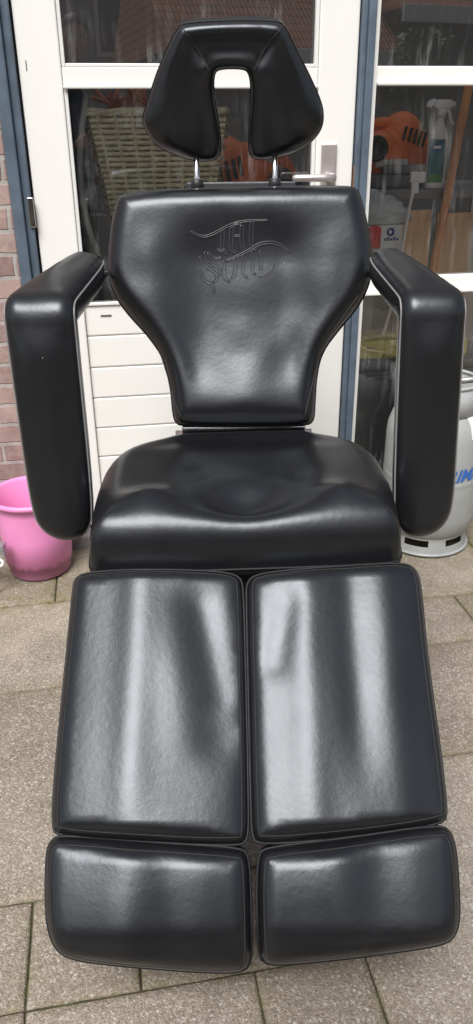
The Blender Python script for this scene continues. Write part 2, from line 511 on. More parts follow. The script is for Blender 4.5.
# seat ----------------------------------------------------------------
SEAT = [(-.274, .026), (-.266, .002), (-.215, -.004), (-.1, -.004), (.1, -.003), (.215, .000), (.262, .006), (.271, .030), (.280, .12), (.283, .20), (.280, .285), (.258, .355), (.222, .400), (.178, .432), (.150, .458), (.11, .468), (-.115, .468), (-.156, .458), (-.186, .432), (-.230, .400), (-.266, .355), (-.287, .285), (-.288, .20), (-.284, .12)]
S0 = V((X0, 1.142, .583))
sm_ = lambda a, b, w: S0+V((a, b+a*.022, w+a*.010))
def h_seat(u, v):
    w = -.009*gau(u, .15)*gau(v-.31, .12)
    w += .021*gau(abs(u)-.170, .055)*gau(v-.070, .045)            # thigh rolls
    w -= .038*gau(u, .072)*(1-sstep(.08, .165, v))                 # scooped centre of the front edge
    w -= .003*gau(abs(u)-.10, .03)*gau(v-.150, .035)
    w -= .008*gau(abs(u)-.10, .04)*gau(v-.20, .05)
    w -= .02*sstep(.30, .46, v)
    return w + .002*noise.noise(V((u*9, v*9, 8)))
seat, hs = pad('seat', SEAT, .100, .058, .018, sm_, chair, h_seat, pipe='piping', step=.008, grid=.010, p=2.5, K=11)

# leg rests ------------------------------------------------------------
LEGL = [(-0.290, 0.408), (-0.281, 0.421), (-0.215, 0.427), (-0.114, 0.426), (-0.038, 0.421), (-0.013, 0.412), (-0.008, 0.395), (-0.006, 0.210), (-0.005, 0.062), (-0.006, 0.009), (-0.014, -0.001), (-0.15, 0.005), (-0.284, 0.015), (-0.296, 0.026), (-0.297, 0.122), (-0.294, 0.244), (-0.291, 0.385)]
LEGR = [(-0.001, 0.400), (0.010, 0.416), (0.088, 0.425), (0.190, 0.431), (0.262, 0.434), (0.281, 0.425), (0.288, 0.404), (0.286, 0.302), (0.288, 0.207), (0.291, 0.116), (0.291, 0.040), (0.284, 0.026), (0.145, 0.009), (0.008, 0.0), (0.001, 0.012), (0.0, 0.062), (-0.001, 0.210), (-0.002, 0.385)]
lm_ = plane_map((.80, .313), (1.11, .582), X0)
def h_legL(u, v):
    x = (u+.160)/.15
    w = .017*(1-x*x)
    w += .0045*gau(u+.180, .028)*sstep(-.1, .2, v)
    w -= .0048*seg_gauss(u, v, (-.086, .36), (-.050, .15), .036)
    w -= .002*seg_gauss(u, v, (-.072, .35), (-.044, .215), .022)
    return w + .0022*noise.noise(V((u*10, v*6, 1)))
def h_legR(u, v):
    x = (u-.130)/.15
    w = .015*(1-x*x)
    w += .004*gau(u-.090, .028)
    w -= .0045*gau(u-.165, .026)*sstep(.02, .2, v)
    w += .003*gau(u-.225, .028)
    w -= .003*seg_gauss(u, v, (.066, .36), (.040, .26), .022)
    return w + .0022*noise.noise(V((u*10, v*6, 5)))
FOOTL = [(-0.294, 0.181), (-0.282, 0.188), (-0.150, 0.177), (-0.018, 0.168), (-0.005, 0.159), (-0.003, 0.091), (-0.003, 0.012), (-0.014, -0.003), (-0.045, -0.006), (-0.104, -0.001), (-0.189, 0.008), (-0.263, 0.019), (-0.284, 0.036), (-0.296, 0.074), (-0.300, 0.131), (-0.300, 0.169)]
FOOTR = [(0.009, 0.159), (0.022, 0.168), (0.144, 0.180), (0.278, 0.197), (0.293, 0.186), (0.298, 0.161), (0.298, 0.126), (0.296, 0.072), (0.288, 0.047), (0.272, 0.036), (0.208, 0.026), (0.123, 0.015), (0.052, 0.008), (0.020, 0.008), (0.009, 0.020), (0.006, 0.091)]
fm_ = plane_map((.687, .183), (.80, .313), X0)
def curl(f):
    return lambda a, b, w: f(a, b, w - .45*max(0, .075-b)**2/.075)
def h_foot(u0, k):
    def f(u, v):
        w = .010*(1-((u-u0)/.15)**2) + .006*(1-((v-.055)/.11)**2) + .003*gau(u-u0+.035, .04) - .004*gau(u-u0-.03, .035)
        return w+.0022*noise.noise(V((u*10, v*10, k)))
    return f
def stitch(ol, mp, hf_, o, d):
    ring = closed_curve(ol, .009, 2); n = len(ring); q = []
    for i in range(n):
        t = (ring[(i+1) % n]-ring[i-1]).normalized(); q.append(ring[i]+V((-t.y, t.x))*d)
    mb = MB(); mb.tube([mp(p_.x, p_.y, hf_(p_.x, p_.y)+.0001) for p_ in q], .0008, 5, closed=True)
    mb.build('stitched_seam', THREAD, o)
for nm, ol, hf in (('leg_rest', LEGL, h_legL), ('leg_rest', LEGR, h_legR)):
    ob2, hl2 = pad(nm, ol, .014, .013, .045, lm_, chair, hf, pipe='piping', step=.008, grid=.010)
    stitch(ol, lm_, hl2, ob2, .009)
for nm, ol, hf in (('foot_rest', FOOTL, h_foot(-.15, 2)), ('foot_rest', FOOTR, h_foot(.15, 6))):
    ob2, hl2 = pad(nm, ol, .017, .015, .045, curl(fm_), chair, hf, pipe='piping', step=.007, grid=.009)
    stitch(ol, curl(fm_), hl2, ob2, .009)
# stitching lines just inside the lower and outer pad edges
# arm rests: one strip that folds over at the front ------------------------
Yf, zt, rb = 1.360, .990, .030
def arm_path(v):
    a1 = zt-rb-.548; ang = R(82); a2 = rb*ang; ln = R(7)
    if v <= a1:
        k = (a1-v); return V((Yf-k*math.sin(ln), zt-rb-k*math.cos(ln))), V((-math.cos(ln), math.sin(ln)))
    if v <= a1+a2:
        t = (v-a1)/rb
        return V((Yf+rb-rb*math.cos(t), zt-rb+rb*math.sin(t))), V((-math.cos(t), math.sin(t)))
    t = ang; p = V((Yf+rb-rb*math.cos(t), zt-rb+rb*math.sin(t)))
    return p+V((math.sin(t), math.cos(t)))*(v-a1-a2), V((-math.cos(t), math.sin(t)))
def arm_map(u, v, w):
    p, n = arm_path(v); p = p+n*w
    return V((X0+u, p.x, p.y))
va = zt-rb-.548; vb = va+rb*R(82); ve = vb+.265
def arm(sgn, it, ib, ot, ob, ibk, obk, hole):
    o = [(it, va), (ib, .06), (ib+(ob-ib)*.10, .022), (ib+(ob-ib)*.3, .003), (ib+(ob-ib)*.65, .004), (ib+(ob-ib)*.92, .030), (ob, .075), ((ob+ot)/2, va*.5), (ot, va), (ot, vb+.005), ((ot*.6+obk*.4), vb+.11), (obk, ve-.012), (obk+(ibk-obk)*.2, ve+.004), (ibk+(obk-ibk)*.2, ve-.010), (ibk, ve-.035), ((it*.6+ibk*.4), vb+.09), (it, vb+.005)]
    def hf(u, v):
        c = va+rb*R(41)
        return .007*gau(u-(it+ot)/2, .034)*(1-gau(v-c, .06)) + .004*gau(v-(va-.06), .05)+.002*noise.noise(V((u*20, v*8, sgn)))
    ob_, hh_ = pad('armrest', o, .018, .024, .040, arm_map, chair, hf, pipe='piping', pipe_r=.0018, K=8, p=2, step=.007, grid=.009, pipe_mat=PIPE_GREY, rounds=2, back=.004)
    b = MB()
    x = X0+(ibk+obk)/2
    b.box((x, 1.63, .985), (.05, .12, .012), .002)
    b.box((x-sgn*.055, 1.735, .985), (.16, .05, .012), .002)
    b.build('armrest_bracket', BLACKMET, chair)
arm(1, .275, .282, .386, .394, .255, .324, 1)
arm(-1, -.299, -.291, -.419, -.406, -.277, -.350, 1)
# metalwork ----------------------------------------------------------------
b = MB(); b.box((X0, 1.60, .668), (.27, .012, .018), .002); b.tube([(X0-.15, 1.605, .655), (X0+.15, 1.605, .655)], .011, 14)
b.build('hinge_bar', CHROME, chair)
b = MB(); b.box((X0, 1.36, .545), (.40, .36, .030), .004); b.box((X0, 1.69, .90), (.30, .012, .42), .003, Matrix.Rotation(R(-20), 3, 'X')); b.box((X0, 1.80, 1.10), (.24, .02, .12), .004, Matrix.Rotation(R(-12), 3, 'X'))
b.build('seat_frame', BLACKMET, chair)
for sx in (-.066, .068):
    b = MB(); b.box((X0+sx, 1.132, .570), (.036, .030, .007), .001); b.build('steel_tab', CHROME, chair)
for sx in (-.15, .145):
    b = MB()
    d = V((0, .80-1.11, .313-.582)).normalized(); nn = V((0, d.z, -d.y))
    for dx in (-.06, .06):
        q0 = V((X0+sx+dx, 1.16, .555)); q1 = V((X0+sx+dx, .74, .19))+V((0, .045, -.03))
        b.tube([q0, q1], .012, 10)
    b.tube([(X0+sx-.06, 1.0, .415), (X0+sx+.06, 1.0, .415)], .010, 10)
    b.build('leg_rest_frame', BLACKMET, chair)
b = MB(); b.b(X0-.09, X0+.09, 1.27, 1.45, .05, .36, .006); b.b(X0-.07, X0+.07, 1.29, 1.43, .36, .54, .006)
b.build('lift_column', BLACKMET, chair)
b = MB(); b.b(X0-.24, X0+.24, 1.12, 1.20, .015, .055, .006); b.b(X0-.24, X0+.24, 1.56, 1.64, .015, .055, .006); b.b(X0-.10, X0+.10, 1.2005, 1.5595, .018, .050, .004)
for sx in (-.22, .22):
    for yy in (1.16, 1.60):
        b.lathe([(0, 0.0005), (.022, .0005), (.022, .016), (0, .016)], (X0+sx, yy, 0), 16)
b.build('base_frame', BLACKMET, chair)

# ------------------------------------------------------------------ house
HO = V((-.54, 2.34, 0)); HA = R(9.0)
house = empty('house', HO, HA, 'brick house front with white glazed garden door between blue grey posts', 'house')
HM = wm(house)
def HL(s, d, z): return HM @ V((s, d, z))
def hb_(name, m, boxes, parent=house, bev=.003, label=None):
    mb = MB()
    M = wm(parent).inverted() @ HM
    for (x0, x1, y0, y1, z0, z1) in boxes:
        mb.b(x0, x1, y0, y1, z0, z1, bev)
    mb.v = [HM @ p for p in mb.v]
    return mb.build(name, m, parent, label)
hb_('brick_wall', BRICK, [(-4.0, -.0835, -.02, .22, -.05, 2.7), (2.30, 6.0, -.02, .22, -.05, 2.7), (-.083, 2.2995, -.02, .22, 2.1605, 2.7)], bev=.004)
hb_('frame_post', BLUE, [(-.083, -.052, -.030, .09, .0, 2.16), (-.052, -.0285, -.014, .088, .0, 2.158)], bev=.004)
hb_('frame_post', BLUE, [(.9065, .920, -.020, .09, .0, 2.10), (.920, .9415, -.032, .092, .0, 2.10)], bev=.003)
hb_('frame_post', BLUE, [(2.20, 2.299, -.03, .09, .0, 2.10)], bev=.004)
hb_('frame_head', BLUE, [(-.0284, 2.199, -.033, .09, 2.102, 2.159)], bev=.004)
hb_('door_step', plain('step_stone', (.22, .21, .20), .8, 0, .2, 25, .3), [(-.16, 2.32, -.06, .20, -.02, .045)], bev=.006)

# the garden door: stiles, rails, two panes and a boarded lower panel
door = empty('door', (0, 0, 0), 0, parent=house); 
zr = (.10, .205, .79, 1.375, 1.418, 2.09)
hb_('stile', WHITE, [(-.022, .088, .0, .048, .055, 2.098)], door, .004)
hb_('stile', WHITE, [(.792, .9035, .0, .048, .055, 2.098)], door, .004)
hb_('rail', WHITE, [(.0885, .7915, .0, .046, .055, .20)], door)
hb_('rail', WHITE, [(.0885, .7915, .004, .044, 1.375, 1.417), (.0885, .7915, -.004, .003, 1.366, 1.376)], door)
hb_('rail', WHITE, [(.0885, .7915, .0, .046, 2.0, 2.097)], door)
bo = []
z = .2005; 
zs = [.2005, .298, .398, .499, .598, .697, .790]
for i in range(6):
    bo.append((.0885, .7915, .012, .034, zs[i]+.0012, zs[i+1]-.0012))
hb_('board_panel', WHITE, bo + [(.0887, .7913, .018, .030, .2003, .7895)], door, .0045)
hb_('slot_vent', plain('dark_slot', (.10, .09, .08), .7), [(.135, .168, .0095, .0125, .757, .7615)], door, .0008)
for (z0, z1) in ((.7902, 1.3748), (1.4172, 1.9998)):
    mb = MB(); mb.add([HL(.0885, .026, z0), HL(.7915, .026, z0), HL(.7915, .026, z1), HL(.0885, .026, z1)], [[0, 1, 2, 3]], False)
    mb.build('glass_pane', GLASS, door)
bead = plain('white_bead', (.70, .69, .65), .45)
BEADW = paint_white('white_bead_paint', (.74, .73, .69))
for (z0, z1) in ((.7902, 1.3655), (1.4175, 1.9995)):
    hb_('glazing_bead', BEADW, [(.0887, .099, .006, .022, z0, z1), (.781, .7913, .006, .022, z0, z1), (.0992, .7808, .0065, .022, z0, z0+.009)], door, .002)
hnd = hb_('handle', plain('brushed_steel', (.60, .55, .53), .42, .75, .04, 8), [(.806, .852, -.010, -.0005, 1.03, 1.225)], door, .003)
mb = MB()
mb.lathe([(0, 0), (.013, 0), (.013, .045), (.011, .05), (0, .05)], HL(.831, 0, 1.137), 20, HM.to_3x3() @ V((0, -1, 0)))
mb.tube([HL(.838, -.052, 1.137), HL(.80, -.054, 1.137), HL(.72, -.056, 1.138), HL(.712, -.052, 1.138)], [.0105, .0105, .0095, .007], 12)
mb.build('lever', hnd.data.materials[0], hnd)
hb_('hinge', plain('rusty_hinge', (.26, .12, .05), .6, .3, .3, 60), [(.9045, .9155, -.012, -.0012, 1.10, 1.165)], door, .003)
hb_('hinge', CHROME, [(-.040, -.0225, -.022, -.0145, 1.02, 1.10)], door, .003)
hb_('scratch_mark', plain('dark_scratch', (.10, .10, .11), .7), [(-.003, -.0005, -.0012, -.0002, 1.408, 1.432)], door, .0003)
# side window
win = empty('side_window', (0, 0, 0), 0, parent=house)
hb_('stile', WHITE, [(.942, .9585, -.012, .05, .055, 2.10)], win, .003)
hb_('stile', WHITE, [(2.17, 2.199, -.012, .05, .055, 2.10)], win, .003)
hb_('rail', WHITE, [(.9588, 2.1697, -.006, .046, 1.378, 1.421), (.9588, 2.1697, -.020, -.0062, 1.372, 1.382)], win)
hb_('rail', WHITE, [(.9588, 2.1697, -.008, .046, .797, .842), (.9588, 2.1697, -.024, -.0082, .792, .803)], win)
hb_('rail', WHITE, [(.9588, 2.1697, -.004, .046, .055, .12)], win)
hb_('rail', WHITE, [(.9588, 2.1697, -.004, .046, 2.03, 2.099)], win)
for (z0, z1) in ((.1205, .7965), (.8425, 1.3775), (1.4215, 2.0295)):
    mb = MB(); mb.add([HL(.9588, .022, z0), HL(2.1697, .022, z0), HL(2.1697, .022, z1), HL(.9588, .022, z1)], [[0, 1, 2, 3]], False)
    mb.build('glass_pane', GLASS, win)
# the room behind the glass
ROOMW = plain('room_plaster', (.74, .73, .70), .9, 0, .15, 4)
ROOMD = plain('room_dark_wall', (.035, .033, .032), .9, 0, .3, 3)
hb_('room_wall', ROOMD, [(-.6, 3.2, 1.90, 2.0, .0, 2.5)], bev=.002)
hb_('room_wall', ROOMW, [(-.6, -.5, .222, 1.899, .0, 2.5)], bev=.002)
hb_('room_wall', ROOMW, [(3.1, 3.2, .222, 1.899, .0, 2.5)], bev=.002)
hb_('room_ceiling', ROOMW, [(-.6, 3.2, .222, .26, 2.501, 2.56), (-.6, 3.2, 1.75, 2.0, 2.501, 2.56), (-.6, -.45, .2602, 1.7498, 2.501, 2.56), (3.05, 3.2, .2602, 1.7498, 2.501, 2.56)], bev=.002)
mb = MB(); mb.add([HL(-.45, .261, 2.53), HL(3.05, .261, 2.53), HL(3.05, 1.749, 2.53), HL(-.45, 1.749, 2.53)], [[0, 1, 2, 3]], False)
mb.build('added_skylight', GLASS, house)  # unseen glazed ceiling opening, added to bring daylight onto the things inside
hb_('room_floor', plain('room_floor_concrete', (.45, .43, .40), .8), [(-.499, 3.099, .201, 1.899, -.01, .03)], bev=.002)

# ------------------------------------------------------------------ things behind the glass
def htop(name, s, d, z, label, cat, rz=0):
    return empty(name, HL(s, d, z), HA+R(rz), label, cat)
def LB(o):
    """mesh builder whose coordinates are local to o"""
    return MB()
def lbuild(mb, name, m, o, label=None): return mb.build(name, m, o, label, world=False)

# low cabinet carrying the basket and the shelf behind the side window
WOODD = plain('dark_wood', (.09, .06, .04), .6, 0, .3, 12)
def wood(name, c, sc_=(6, 60, 60)):
    m, nt, p = mat(name)
    w = noi(nt, coords(nt, sc_), 1.0, 6, .65)
    col = ramp(nt, w, [(.3, tuple(x*.62 for x in c)), (.5, c), (.75, tuple(min(1, x*1.25) for x in c))])
    k = noi(nt, coords(nt), 9, 4)
    col = mixc(nt, ramp(nt, k, [(.6, 0.), (.75, .5)]), col, tuple(x*.4 for x in c))
    L(nt, col, p.inputs['Base Color']); p.inputs['Roughness'].default_value = .6
    bump(nt, p, w, .2, .002)
    return m
PINE = wood('raw_pine', (.78, .50, .29), (40, 40, 3))
STICK = wood('orange_wood', (.85, .40, .18), (60, 60, 4))
cab = htop('low_cabinet', .33, .27, .03, 'dark low cabinet behind the door glass carrying the wicker basket', 'cabinet')
mb = MB(); mb.b(-.32, .36, -.20, .20, .0, .67, .006); mb.b(-.33, .37, -.212, .21, .671, .70, .005)
lbuild(mb, 'carcass', WOODD, cab)
# wicker basket
WICK = plain('wicker', (.95, .80, .53), .7, 0, .35, 40, .3)
WICKD = plain('wicker_stake', (.84, .70, .46), .7, 0, .3, 40, .3)
bask = htop('wicker_basket', .345, .20, .722, 'tall grey brown wicker basket standing behind the lower door pane', 'basket')
def bask_pt(side, t, k, off):
    # tapered rectangular basket; side 0..3, t in -1..1, k in 0..1 height
    hx = .095+.105*k; hy = .12+.0*k; zz = .60*k
    if side == 0: return V((t*hx, -hy-off, zz))
    if side == 1: return V((hx+off, t*hy, zz))
    if side == 2: return V((-t*hx, hy+off, zz))
    return V((-hx-off, -t*hy, zz))
mb = MB(); rows = 40
for i in range(rows):
    k = (i+.5)/rows*.96
    for side in range(4):
        ns = 8 if side % 2 == 0 else 5
        pts = []
        for q in range(ns*4+1):
            t = -1+2*q/(ns*4)
            ph = (q/4+.5)*math.pi + (i % 2)*math.pi
            pts.append(bask_pt(side, t, k+random.uniform(-.001, .001), (.0045 if side == 0 else .0085)*math.sin(ph)))
        mb.tube(pts, .0062, 5, cap=False)
lbuild(mb, 'weave', WICK, bask)
mb = MB()
for side in range(4):
    ns = 8 if side % 2 == 0 else 5
    for q in range(ns):
        t = -1+2*(q+.5)/ns
        mb.tube([bask_pt(side, t, k, 0) for k in (0, .5, .985)], .005, 6)
lbuild(mb, 'stakes', WICKD, bask)
mb = MB()
rim = []
for side in range(4):
    for q in range(12): rim.append(bask_pt(side, -1+2*q/12, .985, 0))
for o_ in (0, math.pi/2, math.pi):
    mb.tube([p_+V((0, 0, .006*math.cos(i*.9+o_)))+V((.005*math.sin(i*.9+o_), .005*math.sin(i*.9+o_), 0)) for i, p_ in enumerate(rim)], .0065, 6, closed=True)
lbuild(mb, 'rim', WICK, bask)
# bundle of orange canes in the basket
CANE = plain('orange_cane', (.75, .30, .17), .6, 0, .3, 30)
canes = htop('cane_bundle', .30, .20, .81, 'bundle of red orange canes lying across the wicker basket top', 'canes')
mb = MB()
for i in range(26):
    x0, x1 = random.uniform(-.16, .02), random.uniform(-.06, .20)
    y0, y1 = random.uniform(-.07, .07), random.uniform(-.07, .07)
    a = V((x0, y0, random.uniform(.30, .42))); b_ = V((x1, y1, random.uniform(.53, .63)))
    if i % 2: a.x, b_.x = -a.x+.05, -b_.x+.05
    mb.tube([a, (a+b_)/2+V((0, 0, .02)), b_], .007, 6)
lbuild(mb, 'canes', CANE, canes)
# pale hose
hose = htop('pale_hose', .128, .085, .74, 'pale grey hose hanging down left of the wicker basket', 'hose')
mb = MB(); mb.tube([tuple(q) for q in polyline([(.02, .0, .62), (-.015, .0, .45), (-.012, .0, .30), (.02, .0, .17), (.05, .01, .07), (.06, .02, .01)], .02)], .009, 10)
lbuild(mb, 'tube', plain('pale_plastic', (.50, .52, .50), .4), hose)
# folded dark tripod in the corner
tri = htop('folded_tripod', .115, .115, .03, 'dark folded tripod with ring clamps leaning in the left corner of the door glass', 'tripod')
TRI = plain('dark_tripod', (.025, .032, .034), .45)
mb = MB(); mb.tube([(-.035, 0, 0), (-.030, 0, 1.37)], .013, 12); mb.tube([(.0, .01, 0), (.0, .01, 1.38)], .021, 14); mb.tube([(.03, .03, 0), (.02, .03, 1.33)], .010, 10)
lbuild(mb, 'leg_set', TRI, tri)
for zc in (1.28, 1.14, 1.02, .92):
    mb = MB(); mb.lathe([(.0212, 0), (.025, .001), (.025, .022), (.0212, .023)], (0, .01, zc), 18); lbuild(mb, 'clamp', plain('dark_clamp', (.05, .055, .058), .35), tri)
for zc in (1.14, .99):
    mb = MB(); mb.b(-.046, -.026, -.014, -.009, zc, zc+.018, .001); lbuild(mb, 'tag', plain('pale_tag', (.6, .6, .58), .5), tri)

# orange garden machine seen through the slot and the side window
ORG = plain('orange_plastic', (1.0, .23, .07), .4, 0, .15, 12)
def machine(s, d, z, label, sc_, rz, flip=1):
    t = htop('garden_blower', s, d, z, label, 'garden blower', rz)
    def blob(name, m, spheres):
        bm = bmesh.new()
        for (c, r_) in spheres:
            bmesh.ops.create_icosphere(bm, subdivisions=3, radius=1.0, matrix=Matrix.Translation(V(c)*sc_) @ Matrix.Diagonal((*(V(r_)*sc_), 1)))
        me = bpy.data.meshes.new(name); bm.to_mesh(me); bm.free()
        me.materials.append(m); me.polygons.foreach_set('use_smooth', [True]*len(me.polygons))
        o = bpy.data.objects.new(name, me); link(o, t)
        md = o.modifiers.new('rm', 'REMESH'); md.mode = 'VOXEL'; md.voxel_size = .008*sc_; md.use_smooth_shade = True
        sm = o.modifiers.new('sm', 'SMOOTH'); sm.iterations = 6
        return o
    blob('body', ORG, [((0, 0, .12), (.13, .10, .11)), ((.09*flip, 0, .20), (.09, .08, .09)), ((-.10*flip, .01, .08), (.10, .08, .07)), ((.16*flip, -.01, .12), (.06, .06, .10)), ((-.02, -.05, .16), (.07, .06, .06))])
    mb = MB(); mb.lathe([(0, 0), (.045*sc_, 0), (.05*sc_, .006), (.035*sc_, .012), (.03*sc_, .004), (0, .004)], V((-.05*flip, -.105, .15))*sc_, 24, (0, -1, 0)); lbuild(mb, 'air_intake', DARKPLAS, t)
    mb = MB()
    for k in range(5): mb.box(V(((.075+k*.022)*flip, -.093+abs(k-1.5)*.006, .205-k*.006))*sc_, (.009*sc_, .012, .055*sc_), .002, Matrix.Rotation(R(12*flip), 3, 'Y'))
    lbuild(mb, 'vent_slats', DARKPLAS, t)
    mb = MB(); mb.box(V((.02*flip, -.104, .095))*sc_, (.14*sc_, .012, .030*sc_), .004); lbuild(mb, 'grey_panel', plain('pale_grey_panel', (.5, .5, .48), .4), t)
    mb = MB(); mb.tube([V(q)*sc_ for q in polyline([(-.12*flip, -.02, .10), (-.14*flip, -.02, .18), (-.07*flip, -.03, .235), (.03*flip, -.02, .25), (.09*flip, 0, .23)], .02)], .018*sc_, 10); lbuild(mb, 'handle', ORG, t)
    mb = MB(); mb.lathe([(.05*sc_, 0), (.055*sc_, .01*sc_), (.045*sc_, .22*sc_), (.04*sc_, .22*sc_)], V((-.15*flip, .0, .06))*sc_, 20, (-flip, -.1, -.25)); lbuild(mb, 'blow_pipe', DARKPLAS, t)
    mb = MB(); mb.b(-.13*sc_, .16*sc_, -.125*sc_, .07*sc_, -.001, .055*sc_, .012); mb.b(-.02*sc_, .13*sc_, -.135*sc_, -.09*sc_, .055*sc_, .09*sc_, .012); lbuild(mb, 'base', plain('grey_plastic', (.16, .16, .165), .4), t)
    return t
table = htop('work_table', 1.35, .55, .03, 'grey work table behind the side window crowded with tools', 'table')
TABM = plain('grey_table', (.26, .255, .25), .6, 0, .2, 10)
mb = MB(); mb.b(-.36, .75, -.22, .30, 1.015, 1.045, .004); lbuild(mb, 'table_top', TABM, table)
for (x, y) in ((-.33, -.19), (.72, -.19), (-.33, .27), (.72, .27)):
    mb = MB(); mb.b(x-.02, x+.02, y-.02, y+.02, 0, 1.014, .003); lbuild(mb, 'leg', TABM, table)
machine(1.16, .52, 1.076, 'orange garden blower on the work table left of the spray bottle', .85, 0, 1)
stool = htop('plant_stand', .70, .50, .03, 'dark stand behind the headrest slot holding an orange blower', 'stand')
mb = MB(); mb.b(-.20, .20, -.16, .16, .86, .89, .003); lbuild(mb, 'top', WOODD, stool)
for (x, y) in ((-.17, -.13), (.17, -.13), (-.17, .13), (.17, .13)):
    mb = MB(); mb.b(x-.015, x+.015, y-.015, y+.015, 0, .859, .002); lbuild(mb, 'leg', WOODD, stool)
machine(.68, .50, .921, 'orange garden blower on the dark stand behind the headrest slot', 1.15, 20, -1)

# spray bottle
SPW = plain('white_plastic', (.93, .93, .91), .35, 0, .05)
sb = htop('spray_bottle', 1.318, .375, 1.076, 'white trigger spray bottle with teal and green label behind the side window', 'spray bottle', 12)
mb = MB()
prof = [(0, 0), (.034, 0), (.038, .005), (.038, .10), (.037, .145), (.030, .178), (.018, .20), (.014, .212), (.014, .225)]
vs = []
mb.lathe([(r_*1.0, z) for r_, z in prof], (0, 0, 0), 32)
mb.v = [V((p.x, p.y*.72, p.z)) for p in mb.v]
lbuild(mb, 'bottle', SPW, sb)
mb = MB(); mb.lathe([(.0, .0), (.017, 0), (.017, .022), (.012, .026), (0, .026)], (0, 0, .222), 20)
mb.b(-.038, .030, -.012, .012, .247, .275, .006)
mb.tube([(-.036, 0, .262), (-.052, 0, .262)], [.009, .007], 12)
mb.tube([tuple(q) for q in polyline([(.028, 0, .268), (.045, 0, .262), (.052, 0, .25)], .006)], [.011]*len(polyline([(.028, 0, .268), (.045, 0, .262), (.052, 0, .25)], .006)), 10)
mb.v = [V((-p.x, p.y, p.z)) for p in mb.v]; mb.f = [f[::-1] for f in mb.f]
trg = lbuild(mb, 'spray_head', SPW, sb)
mb = MB(); mb.tube([tuple(q) for q in polyline([(.020, 0, .248), (.034, 0, .235), (.044, 0, .212), (.055, 0, .200)], .006)], .0055, 10); lbuild(mb, 'trigger', SPW, sb)
def wrap_label(z0, z1, a0, a1, r_, name, m):
    mb = MB(); vs = []; n = 14
    for zz in (z0, z1):
        for i in range(n+1):
            a = R(a0+(a1-a0)*i/n); vs.append((r_*math.cos(a), r_*math.sin(a)*.72, zz))
    mb.add(vs, [[i, i+1, n+2+i, n+1+i] for i in range(n)]); lbuild(mb, name, m, sb)
wrap_label(.035, .155, -165, -70, .0384, 'label', plain('teal_label', (.06, .23, .25), .4, 0, .2, 60))
wrap_label(.118, .146, -150, -86, .0388, 'label_panel', plain('blue_label', (.05, .13, .36), .4, 0, .05, 60))
wrap_label(.020, .046, -162, -74, .0388, 'label_band', plain('green_label', (.16, .34, .12), .4, 0, .2, 60))
wrap_label(.127, .136, -138, -98, .0391, 'label_mark', SPW)
# sticks, boards, brush, boxes behind the lower part of the same pane
stick = htop('broom_handle', 1.325, .285, .03, 'orange wooden broom handle leaning behind the side window', 'broom handle')
mb = MB(); mb.tube([(-.10, .0, 0), (.055, .02, 1.40)], .0145, 14); lbuild(mb, 'shaft', STICK, stick)
for i, (s, w_, z1, lab) in enumerate(((1.245, .105, 1.012, 'wide raw pine board leaning behind the side window left of the broom handle'), (1.385, .13, 1.000, 'raw pine board right of the broom handle behind the side window'))):
    bd = htop('wooden_board', s, .312, .03, lab, 'board')
    mb = MB(); mb.box((0, 0, (z1-.03)/2), (w_, .018, z1-.03), .002, Matrix.Rotation(R(-.8), 3, 'Y')); lbuild(mb, 'plank', PINE, bd)
pbx = htop('display_panel', 1.52, .34, .03, 'pale beige panel standing at the right behind the side window', 'panel')
mb = MB(); mb.b(-.075, .22, -.012, .012, .0, 1.08, .003); lbuild(mb, 'sheet', plain('beige_board', (.66, .61, .53), .7, 0, .1, 8), pbx)
br = htop('paint_brush', 1.180, .20, .545, 'white long handled brush standing upright left of the spray bottle', 'brush')
mb = MB(); mb.tube([tuple(q) for q in polyline([(-.095, .02, -.06), (-.05, .01, .14), (-.035, .0, .26), (-.022, 0, .40), (-.012, 0, .49), (-.005, 0, .53)], .02)], .0055, 8); lbuild(mb, 'handle', SPW, br)
mb = MB(); mb.box((.006, 0, .577), (.050, .018, .034), .005); mb.box((.0, 0, .545), (.026, .013, .034), .005); lbuild(mb, 'head', SPW, br)
mb = MB()
for i in range(60):
    x = random.uniform(-.012, .018); y = random.uniform(-.006, .006)
    mb.tube([(x, y, .585), (x*1.3+.003, y*1.3, .585+random.uniform(.022, .032))], .0008, 4)
lbuild(mb, 'bristles', plain('pale_bristle', (.65, .64, .6), .8), br)
# grey sack and printed carton on a small shelf
shf = htop('low_shelf', 1.10, .33, .03, 'low shelf behind the side window under the printed carton', 'shelf')
mb = MB(); mb.b(-.14, .065, -.12, .12, .84, .858, .002); lbuild(mb, 'shelf_board', WOODD, shf)
for x in (-.13, .055):
    mb = MB(); mb.b(x-.008, x+.008, -.11, .11, .0, .839, .002); lbuild(mb, 'side', WOODD, shf)
ctn = htop('printed_carton', 1.098, .30, .889, 'white carton with red patch and blue lettering behind the side window', 'carton', 3)
mb = MB(); mb.b(-.115, .065, -.06, .06, 0, .085, .002); lbuild(mb, 'box', plain('white_card', (.88, .88, .86), .6, 0, .05), ctn)
mb = MB(); mb.b(-.060, -.012, -.0615, -.0605, .010, .078, .0003); mb.b(-.052, -.02, -.0625, -.0616, .060, .084, .0003); lbuild(mb, 'red_patch', plain('red_print', (.75, .06, .08), .5, 0, .1), ctn)
mb = MB(); mb.b(-.112, -.075, -.0615, -.0605, .012, .05, .0003); lbuild(mb, 'blue_patch', plain('blue_print', (.16, .40, .58), .5, 0, .25, 60), ctn)
mb = MB(); mb.lathe([(.006, 0), (.014, 0), (.014, .001), (.006, .001)], (.022, -.0605, .062), 20, (0, -1, 0))
for i in range(5): mb.b(.000+i*.011, .008+i*.011, -.0612, -.0604, .034, .042+.004*(i % 2), .0002)
lbuild(mb, 'blue_print', plain('navy_print', (.03, .09, .30), .5), ctn)
